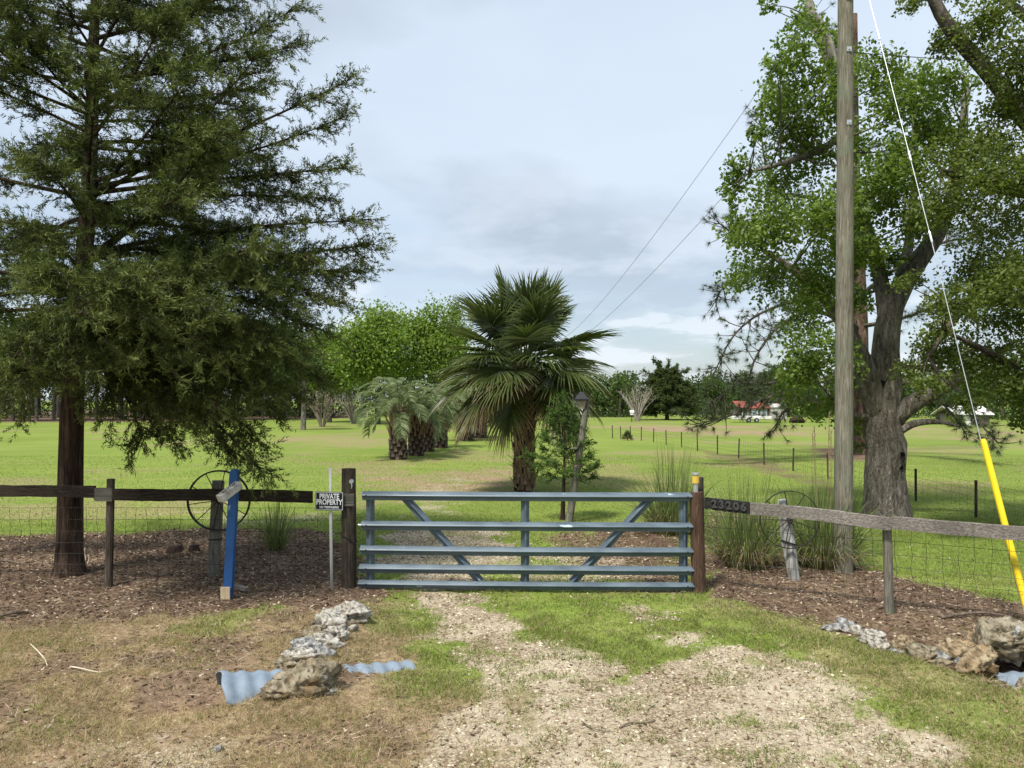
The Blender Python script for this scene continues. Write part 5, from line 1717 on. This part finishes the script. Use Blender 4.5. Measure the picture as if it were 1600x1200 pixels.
pxx, pyy = G(818, 769)
palm = thing('cabbage_palm', 'tall cabbage palm with big fan leaves standing behind the gate', 'palm', (pxx, pyy, 0))
H = 3.4
mb = MB(); z = np.linspace(-0.2, H, 16); tube(mb, np.stack([0.03 * np.sin(z), 0 * z, z], 1), np.interp(z, [-0.2, 0.3, H * 0.7, H], [0.225, 0.20, 0.185, 0.18]), 18, ridge=0.08)
ptr = mb.build('trunk', M_PTRUNK, palm, smooth=True)
bm_ = [boot_mesh(0.30, 0.34, 0.035, M_BOOT, out=0.22), boot_mesh(0.27, 0.40, 0.035, M_BOOT, out=0.38), boot_mesh(0.26, 0.30, 0.03, M_BOOT, out=0.55)]
rg = np.random.default_rng(15)
nb_ = 0
zz = 0.0
i = 0
while zz < 3.1:
    a = i * 2.39996
    r_ = 0.208
    o = bpy.data.objects.new('boot', random.choice(bm_[:2] if zz > 0.2 else bm_)); COL.objects.link(o); o.parent = ptr
    o.location = (r_ * math.cos(a) + 0.03 * math.sin(zz), r_ * math.sin(a), zz)
    o.rotation_euler = (R(rg.normal() * 5), R(rg.normal() * 6), a + PI / 2)
    s_ = rg.uniform(0.85, 1.15); o.scale = (s_, s_, s_)
    zz += 0.0345; i += 1
# a few frayed spikes left sticking out
sp_m = boot_mesh(0.05, 0.30, 0.012, M_BOOT, 'boot_spike', 0.7, False)
for j in range(22):
    a = rg.uniform(0, 2 * PI); zz = rg.uniform(0.35, 1.9)
    o = bpy.data.objects.new('boot_spike', sp_m); COL.objects.link(o); o.parent = ptr
    o.location = (0.22 * math.cos(a), 0.22 * math.sin(a), zz); o.rotation_euler = (R(rg.uniform(10, 35)), 0, a + PI / 2)
rg = np.random.default_rng(19)
nf = 72
for j in range(nf):
    t = j / (nf - 1)
    el = R(86 - 122 * t) + rg.normal() * 0.13
    az = j * 2.39996 + rg.normal() * 0.35
    age = np.clip((t - 0.25) * 1.15, 0.0, 0.95)
    hb = H + 0.10 - 0.35 * t
    base = np.array([0.10 * math.cos(az), 0.10 * math.sin(az), hb])
    mb = MB(); fan_frond(mb, base, az, el, rg, pet=(1.30 - 0.38 * t) * rg.uniform(0.82, 1.1), fan=1.20 * rg.uniform(0.9, 1.08), age=age)
    mb.build('frond', M_PALM, palm)
for j in range(7):                       # dead skirt
    az = j * 0.63 + rg.normal() * 0.2
    mb = MB(); fan_frond(mb, np.array([0.15 * math.cos(az), 0.15 * math.sin(az), H - 0.3]), az, R(-62) + rg.normal() * 0.1, rg, pet=0.28, fan=0.60, age=1.35, nseg=26)
    mb.build('dead_frond', M_PALM, palm)


# ------------------------------------------------------------------ pindo palms
def feather_frond(mb, base, az, el, L, rng, curl=1.0, col1=(0.090, 0.125, 0.052), col2=(0.23, 0.275, 0.14), nl=60, ll=0.46):
    d = np.array([math.cos(az) * math.cos(el), math.sin(az) * math.cos(el), math.sin(el)])
    h = np.array([math.cos(az), math.sin(az), 0.0])
    tip = base + h * L * (0.62 + 0.12 * math.cos(el)) + np.array([0, 0, L * (math.sin(el) * 0.75 - 0.42 * curl)])
    path = bez(base, base + d * L * 0.72, tip, 14)
    tube(mb, path, np.linspace(0.022, 0.006, 14), 4, col=col2, cap=False)
    tg = nrm(np.gradient(path, axis=0))
    t = np.linspace(0.16, 0.99, nl)
    P_ = np.stack([np.interp(t * 13, np.arange(14), path[:, k]) for k in range(3)], 1)
    T_ = nrm(np.stack([np.interp(t * 13, np.arange(14), tg[:, k]) for k in range(3)], 1))
    sd_ = nrm(np.cross(T_, np.array([0, 0, 1.0])))
    upv = np.cross(sd_, T_)
    for s in (-1, 1):
        D = T_ * 0.55 + sd_ * s * 0.75 + upv * 0.42 + rng.normal(size=(nl, 3)) * 0.04
        ln = ll * (0.55 + 0.75 * np.sin(PI * (0.10 + 0.85 * t))) * rng.uniform(0.85, 1.1, nl)
        c = mixc(col1, col2, rng.random(nl) * 0.6 + 0.4 * rng.random())
        blades(mb, P_, D, ln, 0.034, c, 0.40, 3, rng=rng, tipcol=c * 1.25)


def pindo(label, px, py, H, r, L, seed, nf=22, droop=1.0, lean=0.0, skirt=False):
    x, y = G(px, py)
    rng = np.random.default_rng(seed)
    t = thing('pindo_palm', label, 'palm', (x, y, 0), group='row of pindo palms on the lawn')
    mb = MB(); z = np.linspace(-0.2, H, 10); tube(mb, np.stack([lean * z / H, 0 * z, z], 1), np.interp(z, [-0.2, 0, H * 0.6, H], [r * 1.1, r, r * 0.92, r * 0.8]), 14, ridge=0.1)
    tk = mb.build('trunk', M_PTRUNK, t, smooth=True)
    low = boot_mesh(r * 0.62, 0.26, 0.05, M_BOOT_G, out=0.15, split=False); hi = boot_mesh(r * 0.42, 0.62, 0.04, M_BOOT, out=0.42, split=False)
    n = int(H / 0.026)
    for i in range(n):
        zz = i / n * H
        a = i * 2.39996
        o = bpy.data.objects.new('boot', low if zz < H * 0.42 else hi); COL.objects.link(o); o.parent = tk
        rr = np.interp(zz, [0, H * 0.6, H], [r, r * 0.92, r * 0.8])
        o.location = (rr * math.cos(a) + lean * zz / H, rr * math.sin(a), zz - 0.05); o.rotation_euler = (R(rng.normal() * 4), R(rng.normal() * 5), a + PI / 2)
    for j in range(nf):
        u = j / (nf - 1)
        el = R(84 - 78 * u) + rng.normal() * 0.07
        az = j * 2.39996
        mb = MB(); feather_frond(mb, np.array([lean + 0.1 * math.cos(az), 0.1 * math.sin(az), H + 0.15 - 0.25 * u]), az, el, L * 1.18 * rng.uniform(0.88, 1.08), rng, droop * (0.70 + 0.5 * u))
        mb.build('frond', M_PINDO, t)
    if skirt:
        for j in range(14):
            az = j * 0.45 + rng.normal() * 0.1
            mb = MB(); feather_frond(mb, np.array([0.3 * math.cos(az), 0.3 * math.sin(az), H * 0.9]), az, R(-35), L * 0.55, rng, 1.4, (0.07, 0.048, 0.032), (0.20, 0.15, 0.105), 24, 0.4)
            mb.build('dead_frond', M_PINDO, t)
    return t


pindo('nearest grey-green pindo palm, leftmost in the row on the lawn', 622, 718, 2.0, 0.34, 1.95, 51, 24)
pindo('second pindo palm in the row, with dark shaggy trunk', 650, 712, 1.8, 0.32, 1.85, 52, 20)
pindo('third pindo palm in the row, with the thinnest trunk', 668, 705.5, 1.6, 0.28, 1.7, 53, 15)
pindo('fourth pindo palm in the row, beside the cabbage palm leaves', 688, 699.5, 1.7, 0.34, 1.85, 54, 16)
pindo('fifth pindo palm in the row, half behind cabbage palm leaves', 729, 688.5, 2.0, 0.42, 2.2, 55, 18, skirt=True)
pindo('farthest pindo palm in the row, behind the cabbage palm', 748, 684, 2.2, 0.50, 2.3, 56, 18, skirt=True)


# ------------------------------------------------------------------ clumps of tall ornamental grass
def reed(label, px, py, n, h, spread, seed, dead=0.3, dens=0.25, plumes=0, w=0.010):
    x, y = G(px, py)
    rng = np.random.default_rng(seed)
    t = thing('grass_clump', label, 'grass clump', (x, y, float(gh(x, y))), group='clumps of tall ornamental grass')
    mb = MB()
    a = rng.random(n) * 2 * PI; rr = dens * np.sqrt(rng.random(n))
    base = np.stack([rr * np.cos(a), rr * np.sin(a), 0 * a - 0.02], 1)
    out = rng.random(n) ** 1.1
    d = np.stack([np.cos(a) * out * spread, np.sin(a) * out * spread, 1.0 - 0.35 * out], 1) + rng.normal(size=(n, 3)) * 0.06
    L = h * rng.uniform(0.55, 1.15, n)
    u = rng.random(n)
    c = mixc((0.080, 0.115, 0.034), (0.25, 0.30, 0.11), u)
    dd = rng.random(n) < dead
    c[dd] = mixc((0.17, 0.125, 0.07), (0.36, 0.29, 0.17), u)[dd]
    L = np.where(dd, L * 0.62, L)
    blades(mb, base, d, L, w * rng.uniform(0.7, 1.3, n), c * 0.9, np.where(dd, 0.55, 0.12 + 0.42 * out), 5, rng=rng, tipcol=c * 1.2)
    b = mb.build('blades', M_REED, t); b['kind'] = 'stuff'
    if plumes:
        for j in range(plumes):
            mb = MB(); p0 = np.array([rng.normal() * 0.12, rng.normal() * 0.1, 0.2]); p1 = p0 + np.array([rng.normal() * 0.08, 0, h * rng.uniform(0.95, 1.15)])
            tube(mb, [p0, p1], 0.005, 4, col=(0.30, 0.23, 0.14))
            m = 40; tt = rng.random(m); blades(mb, p1 + (p0 - p1) * (tt * 0.22)[:, None], np.tile(nrm(p1 - p0), (m, 1)) + rng.normal(size=(m, 3)) * 0.35, 0.07, 0.008, (0.36, 0.28, 0.19), 0.1, 1, rng=rng)
            mb.build('plume', M_REED, t)


reed('thin sparse clump of tall grass behind the left fence rail', 431, 858, 170, 1.35, 0.42, 61, 0.15, 0.12, 0, 0.014)
reed('broad clump of tall grass behind the right end of the gate', 1052, 836, 1000, 2.1, 0.55, 62, 0.32, 0.32, 0, 0.014)
reed('tall grass clump under the charred house number board', 1166, 886, 1300, 1.8, 0.60, 63, 0.46, 0.30, 0, 0.014)
reed('dark tall grass clump wrapped round the foot of the utility pole', 1287, 886, 1350, 1.85, 0.60, 64, 0.40, 0.32, 4, 0.014)
reed('low yellowing grass tuft in the mulch behind the gate post', 1120, 850, 200, 0.9, 0.7, 65, 0.5, 0.25)

# ------------------------------------------------------------------ background trees and woods
def auto_tree(name, label, px, base, top, wpx, seed, c1, c2, nleaf=5000, leaf=0.28, trunk_h=0.25, tr=0.22, bark=None, group=None, ncl=16, stretch=1.0, up=0.6, dist=None):
    x, y = G(px, base)
    if dist:
        x, y = (px - 800) / FPX * dist, dist
    s = y / FPX
    H_ = CAMZ + (HZ - top) * s
    Wd = wpx * s / 2
    rng = np.random.default_rng(seed)
    z0 = H_ * trunk_h
    zc_ = (H_ + z0) / 2; rz = (H_ - z0) / 2
    limbs = [([(0, 0, -0.4), (0, 0, 0.3), (rng.normal() * 0.1, 0, z0), (rng.normal() * 0.3, rng.normal() * 0.2, zc_), (rng.normal() * 0.3, 0, H_ * 0.88)], [tr * 1.35, tr, tr * 0.8, tr * 0.5, tr * 0.12])]
    for k_ in range(4):
        a = k_ * 1.6 + rng.random(); zz = z0 + rng.random() * rz * 0.6
        limbs.append(([(0, 0, zz), (math.cos(a) * Wd * 0.35, math.sin(a) * Wd * 0.35, zz + rz * 0.35), (math.cos(a) * Wd * 0.75, math.sin(a) * Wd * 0.75, zz + rz * 0.6)], [tr * 0.5, tr * 0.3, tr * 0.08]))
    cl = []
    for k_ in range(ncl):
        d = nrm(rng.normal(size=3)); u = rng.random() ** 0.4
        prof = 1.0
        c = np.array([d[0] * Wd * 0.74 * u, d[1] * Wd * 0.74 * u, zc_ + d[2] * rz * 0.76 * u * stretch])
        r_ = rng.uniform(0.22, 0.42) * min(Wd, rz * 1.2)
        cl.append((c, (r_ * 1.15, r_ * 1.15, r_ * 0.8), int(nleaf / ncl * rng.uniform(0.7, 1.3))))
    cl.append((np.array([0, 0, H_ - 0.25 * rz]), (Wd * 0.35, Wd * 0.35, rz * 0.24), int(nleaf / ncl)))
    return broadleaf(name, label, x, y, limbs, cl, seed, leaf, c1, c2, bark or M_BARK_D, 10, 9, leaf * 1.7, 0.1, group, 3, up, None, tr * 0.25)


BR1, BR2 = (0.085, 0.145, 0.024), (0.25, 0.345, 0.065)       # fresh spring green
MD1, MD2 = (0.032, 0.062, 0.016), (0.095, 0.15, 0.034)
DK1, DK2 = (0.016, 0.032, 0.010), (0.055, 0.085, 0.024)
auto_tree('shade_tree', 'fresh green tree just right of the cedar, behind the pindo palms', 590, 663, 478, 150, 101, BR1, BR2, 18000, 0.33, 0.30, 0.3, group='fresh green trees beyond the lawn', ncl=30)
auto_tree('shade_tree', 'fresh green tree directly behind the left leaves of the cabbage palm', 680, 661, 472, 125, 102, BR1, BR2, 15000, 0.33, 0.28, 0.28, group='fresh green trees beyond the lawn', ncl=26)
auto_tree('shade_tree', 'taller thin-topped green tree peeping over left of the cabbage palm', 712, 659, 464, 60, 103, MD1, BR2, 4500, 0.26, 0.35, 0.24, group='fresh green trees beyond the lawn', ncl=12)
auto_tree('shade_tree', 'darker green tree between the cedar tips and the fresh green trees', 515, 660, 515, 120, 104, MD1, BR2, 11000, 0.32, 0.30, 0.25, group='fresh green trees beyond the lawn', ncl=20)
auto_tree('shade_tree', 'green tree hidden behind the cabbage palm crown', 790, 657, 520, 120, 105, MD1, MD2, 9000, 0.32, 0.2, 0.25, group='fresh green trees beyond the lawn', ncl=20)
auto_tree('shade_tree', 'slender grey-trunked tree alone on the lawn under the cedar tips', 474, 672, 540, 90, 106, MD1, MD2, 4500, 0.20, 0.5, 0.22, M_BARK_O, ncl=14)
# edge of the left wood, trunks one can tell apart
rg = np.random.default_rng(202)
spots = [(-40, 658, ''), (20, 658, ''), (57, 658, ''), (84, 657, ''), (150, 658, ''), (190, 656, ''), (243, 659, ''), (288, 661, ''), (330, 657, ''), (372, 656, ''), (410, 657, ''), (445, 654, '')]
words_ = ['dark wood-edge tree at the very left edge', 'dark wood-edge tree left of the big cedar trunk, nearest the edge', 'pale thin-trunked wood-edge tree left of the cedar trunk', 'stout wood-edge tree close left of the cedar trunk',
          'wood-edge tree first right of the cedar trunk', 'wood-edge tree second right of the cedar trunk', 'wood-edge tree third right of the cedar trunk', 'thick grey-trunked wood-edge tree below the cedar boughs', 'wood-edge tree right of the thick grey-trunked one', 'thin wood-edge tree above the left wagon wheel', 'wood-edge tree above the blue post', 'last wood-edge tree before the bare shrub']
for i, ((px, by, _), lab) in enumerate(zip(spots, words_)):
    auto_tree('wood_tree', lab, px, by, rg.uniform(468, 505), rg.uniform(85, 125), 210 + i, DK1, MD2 if i % 3 else MD1, 5200, 0.36, rg.uniform(0.2, 0.36), (0.40 if i == 7 else rg.uniform(0.13, 0.24)), M_BARK_O if i in (2, 3, 7) else M_BARK_D, 'trees at the edge of the left wood', 15)


def wood_mass(name, label, spans, seed, c1, c2, leaf=0.45, per=400):
    """a far wood that reads as one mass: crowns and trunks together"""
    rng = np.random.default_rng(seed)
    mb = MB()
    for (px0, px1, d0, d1, h0, h1, n) in spans:
        for _ in range(n):
            d = rng.uniform(d0, d1); px = rng.uniform(px0, px1); x = (px - 800) / FPX * d
            h = rng.uniform(h0, h1); w = h * rng.uniform(0.24, 0.38)
            tube(mb, [(x, d, -0.3), (x + rng.normal() * 0.2, d, h * 0.8)], [0.03 * h, 0.01 * h], 6, col=(0.075, 0.062, 0.05), mi=1)
            k_ = 7
            u = rng.random()
            for __ in range(k_):
                c = np.array([x + rng.normal() * w * 0.45, d + rng.normal() * w * 0.4, h * rng.uniform(0.30, 0.9)])
                m = per // k_
                dd = nrm(rng.normal(size=(m, 3))) * (rng.random(m) ** 0.5)[:, None]
                pos = c + dd * np.array([w * 0.55, w * 0.55, h * 0.17])
                col = mixc(c1, c2, np.clip(u * 0.5 + rng.random(m) * 0.35 + rng.random() * 0.15, 0, 1))
                leaf_quads(mb, pos, leaf * rng.uniform(0.6, 1.3, m), col, 0.6, 0.7, rng=rng)
            m = per // 4                                           # undergrowth
            pos = np.stack([x + rng.normal(size=m) * w, d + rng.normal(size=m) * w * 0.5, np.abs(rng.normal(size=m)) * h * 0.17], 1)
            leaf_quads(mb, pos, leaf * 0.8, mixc(c1, c2, rng.random(m) * 0.6), 0.6, 0.7, rng=rng)
    return tag(mb.build(name, [M_LEAF, M_BARK_D]), label, 'wood', kind='stuff')


wood_mass('woodland', 'dark dense wood behind the left lawn', [(-500, 520, 98, 125, 10.5, 14, 105), (420, 860, 104, 125, 6.5, 10, 34)], 301, DK1, MD2, 0.55)
wood_mass('woodland', 'low green tree line beyond the right-hand field', [(840, 990, 106, 125, 5.0, 6.6, 28), (975, 1210, 118, 150, 5.4, 7.4, 56), (1200, 1560, 104, 128, 5.5, 8.0, 48), (1480, 2150, 88, 112, 5.5, 8.5, 54)], 302, MD1, MD2, 0.42)

# cedar standing at the far field edge
rg = np.random.default_rng(33)
fx_, fy_ = G(1042, 656)
bgs = []
for i in range(90):
    t = i / 89
    z0 = 0.4 + 5.6 * t
    ln = (4.9 - 4.0 * t ** 1.1) * rg.uniform(0.7, 1.08)
    a = i * 2.4
    bgs.append((z0, np.array([math.cos(a) * ln, math.sin(a) * ln * 0.8, z0 + ln * rg.uniform(0.05, 0.35)]), 0.03))
for (dx, zt) in ((-1.6, 7.4), (-0.9, 6.9), (0.2, 7.0), (1.2, 6.5), (2.4, 6.1), (-2.6, 5.9)):
    bgs.append((4.6, np.array([dx, 0, zt]), 0.0))
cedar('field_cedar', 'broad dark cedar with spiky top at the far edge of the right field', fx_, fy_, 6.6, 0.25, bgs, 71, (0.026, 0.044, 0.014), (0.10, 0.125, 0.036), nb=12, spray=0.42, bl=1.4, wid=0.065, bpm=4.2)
rg = np.random.default_rng(34)
sx_, sy_ = G(980, 688)
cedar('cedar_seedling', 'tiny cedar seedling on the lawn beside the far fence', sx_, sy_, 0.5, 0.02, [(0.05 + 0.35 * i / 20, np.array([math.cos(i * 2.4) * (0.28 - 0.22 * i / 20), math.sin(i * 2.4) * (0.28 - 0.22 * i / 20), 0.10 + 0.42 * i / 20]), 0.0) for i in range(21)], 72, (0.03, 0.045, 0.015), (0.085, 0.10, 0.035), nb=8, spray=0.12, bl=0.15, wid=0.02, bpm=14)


def bare_shrub(label, px, base, h, w, seed, col):
    x, y = G(px, base); rng = np.random.default_rng(seed)
    t = thing('bare_shrub', label, 'shrub', (x, y, 0))
    mb = MB()
    for i in range(26):
        a = rng.random() * 2 * PI; o = rng.random() ** 0.7
        tip = np.array([math.cos(a) * w * o, math.sin(a) * w * o, h * rng.uniform(0.75, 1.0) * (1 - 0.25 * o)])
        p0 = np.array([math.cos(a) * 0.15, math.sin(a) * 0.15, -0.1])
        path = bez(p0, tip * np.array([0.35, 0.35, 0.6]), tip, 8)
        tube(mb, path, np.linspace(0.055, 0.012, 8), 5, cap=False)
        for j in range(9):
            b = path[rng.integers(3, 8)]
            tube(mb, [b, b + (nrm(rng.normal(size=3)) * 0.6 + np.array([0, 0, 0.4]) + (tip - p0) * 0.06) * rng.uniform(0.4, 0.9)], [0.018, 0.006], 4, cap=False)
    b = mb.build('stems', mat_plain('pale_bare_stems_%d' % seed, col, 0.9, var=0.25), t); b['kind'] = 'stuff'
    lf = MB(); n = 500
    a = rng.random(n) * 2 * PI; o = np.sqrt(rng.random(n))
    leaf_quads(lf, np.stack([np.cos(a) * o * w, np.sin(a) * o * w, h * rng.uniform(0.5, 1.0, n)], 1), 0.10, mixc((0.10, 0.11, 0.05), (0.22, 0.22, 0.11), rng.random(n)), rng=rng)
    b = lf.build('buds', M_LEAF, t); b['kind'] = 'stuff'


bare_shrub('bare brown many-stemmed shrub on the lawn beyond the cedar tips', 503, 667, 3.5, 2.1, 81, (0.26, 0.215, 0.17))
bare_shrub('bare greyish shrub at the left foot of the far cedar', 996, 658, 4.3, 2.4, 82, (0.33, 0.29, 0.255))
bare_shrub('bare grey shrub half hidden by the pindo palm leaves', 552, 662, 3.6, 2.4, 83, (0.24, 0.21, 0.18))
auto_tree('shrub', 'yellow-green shrub at the far field edge under the right limbs', 1492, 667, 645, 40, 401, BR1, (0.33, 0.36, 0.07), 700, 0.2, 0.0, 0.05, ncl=7)
auto_tree('shrub', 'round green shrub at the field edge right of the dark mound', 1275, 660, 628, 60, 402, MD1, BR2, 1200, 0.22, 0.0, 0.06, ncl=8)

# ------------------------------------------------------------------ buildings at the far field edge
M_REDROOF = mat_plain('faded_red_metal_roof', (0.27, 0.07, 0.05), 0.6, var=0.25, nscale=3)
M_WALLD = mat_plain('brown_shed_wall', (0.105, 0.10, 0.075), 0.85, var=0.25, nscale=3)
M_SIDING = mat_plain('pale_grey_siding', (0.42, 0.40, 0.37), 0.8, var=0.2, nscale=3)
M_WROOF = mat_plain('white_metal_roof', (0.70, 0.68, 0.64), 0.5, var=0.1, nscale=3)
M_GLASS = mat_plain('dull_window_glass', (0.20, 0.26, 0.29), 0.15, spec=0.6, var=0.15)
M_TRIM = mat_plain('white_trim', (0.68, 0.67, 0.64), 0.6, var=0.08)


def gable(mb, x0, x1, y0, y1, ze, zr, th=0.08, over=0.25, ridge_x=True):
    ym = (y0 + y1) / 2
    for s, ya in ((1, y0 - over), (-1, y1 + over)):
        V = [(x0 - over, ya, ze - 0.1), (x1 + over, ya, ze - 0.1), (x1 + over, ym, zr), (x0 - over, ym, zr)]
        W_ = [(a, b, c - th) for a, b, c in V]
        mb.add(V + W_, Q=[(0, 1, 2, 3), (7, 6, 5, 4), (0, 4, 5, 1), (1, 5, 6, 2), (2, 6, 7, 3), (3, 7, 4, 0)])


hx, hy = G(1182, 656)
hs = thing('house', 'low red-roofed house behind the white trailer at the far field edge', 'house', (hx, hy + 3, 0))
mb = MB(); box(mb, (0, 0, 0.72), (3.6, 4.0, 1.5)); V = [(-1.8, -2, 1.47), (-1.8, 2, 1.47), (-1.8, 0, 2.2), (1.8, -2, 1.47), (1.8, 2, 1.47), (1.8, 0, 2.2)]; mb.add(V, T=[(0, 1, 2), (3, 5, 4)]); mb.build('wall', M_WALLD, hs)
mb = MB(); gable(mb, -1.8, 1.8, -2.0, 2.0, 1.55, 2.3); mb.build('roof', M_REDROOF, hs)
for xx in (-1.1, 0.1, 1.2):
    mb = MB(); box(mb, (xx, -2.03, 0.85), (0.75, 0.06, 0.8)); wdw = mb.build('window', M_TRIM, hs)
    mb = MB(); box(mb, (xx, -2.07, 0.85), (0.62, 0.03, 0.68)); mb.build('pane', M_GLASS, wdw)
sx_, sy_ = G(1219, 656)
sh = thing('shed', 'pale grey sided shed right of the red-roofed house', 'shed', (sx_, sy_ + 1.2, 0))
for j in range(8):
    mb = MB(); box(mb, (0, -0.01 * (j % 2), 0.10 + 0.2 * j), (1.9, 1.6, 0.19)); mb.build('siding_board', M_SIDING, sh)
mb = MB(); gable(mb, -0.95, 0.95, -0.8, 0.8, 1.65, 1.98, 0.05, 0.12); mb.build('roof', M_SIDING, sh)
tx, ty = G(1172, 660)
tr_ = thing('flatbed_trailer', 'long low white flatbed trailer in front of the red-roofed house', 'trailer', (tx, ty, 0))
mb = MB(); box(mb, (0, 0, 0.52), (4.2, 1.6, 0.34), bev=0.03); mb.build('bed', M_WROOF, tr_)
for xx in (-0.4, 0.45):
    mb = MB(); tube(mb, [(xx, -0.85, 0.25), (xx, -0.65, 0.25)], 0.25, 14); wv = mb.build('wheel', M_BLACK, tr_)
    mb = MB(); tube(mb, [(xx, -0.88, 0.25), (xx, -0.84, 0.25)], 0.12, 10); mb.build('rim', M_STEEL, wv)
mb = MB(); tube(mb, [(-2.1, 0, 0.45), (-2.9, 0, 0.38)], 0.05, 6); mb.build('tongue', M_IRON, tr_)
mx_, my_ = G(1246, 661)
mb = MB(); tube(mb, [(-0.9, 0, 0.1), (-0.7, 0, 0.25), (-0.1, 0, 0.36), (0.5, 0, 0.30), (0.8, 0, 0.1)], [0.05, 0.25, 0.42, 0.32, 0.08], 10, ridge=0.2)
tag(mb.build('brush_pile', M_CLOD, loc=(mx_, my_, 0)), 'dark heap of brush at the field edge right of the shed', 'brush pile')
wx_, wy_ = G(1532, 665)
wb = thing('outbuilding', 'brown outbuilding with bright white roof behind the guy wire', 'building', (wx_, wy_ + 3, 0))
mb = MB(); box(mb, (0, 0, 0.55), (3.4, 3.4, 1.1)); mb.build('wall', M_WALLD, wb)
mb = MB(); gable(mb, -1.7, 1.7, -1.7, 1.7, 1.15, 1.85, 0.06, 0.3); mb.build('roof', M_WROOF, wb)
mb = MB(); box(mb, (-0.5, -1.73, 0.45), (0.7, 0.06, 0.9)); mb.build('door', M_TRIM, wb)
bx2, by2 = G(987, 659)
bh = thing('birdhouse', 'small white birdhouse on a post left of the bare greyish shrub', 'birdhouse', (bx2, by2, 0))
mb = MB(); tube(mb, [(0, 0, -0.1), (0, 0, 0.75)], 0.05, 7); mb.build('post', M_POST_D, bh)
mb = MB(); box(mb, (0, 0, 0.95), (0.32, 0.3, 0.38)); mb.build('box', M_TRIM, bh)
mb = MB(); gable(mb, -0.16, 0.16, -0.15, 0.15, 1.16, 1.30, 0.03, 0.06); mb.build('roof', M_TRIM, bh)
# (end)
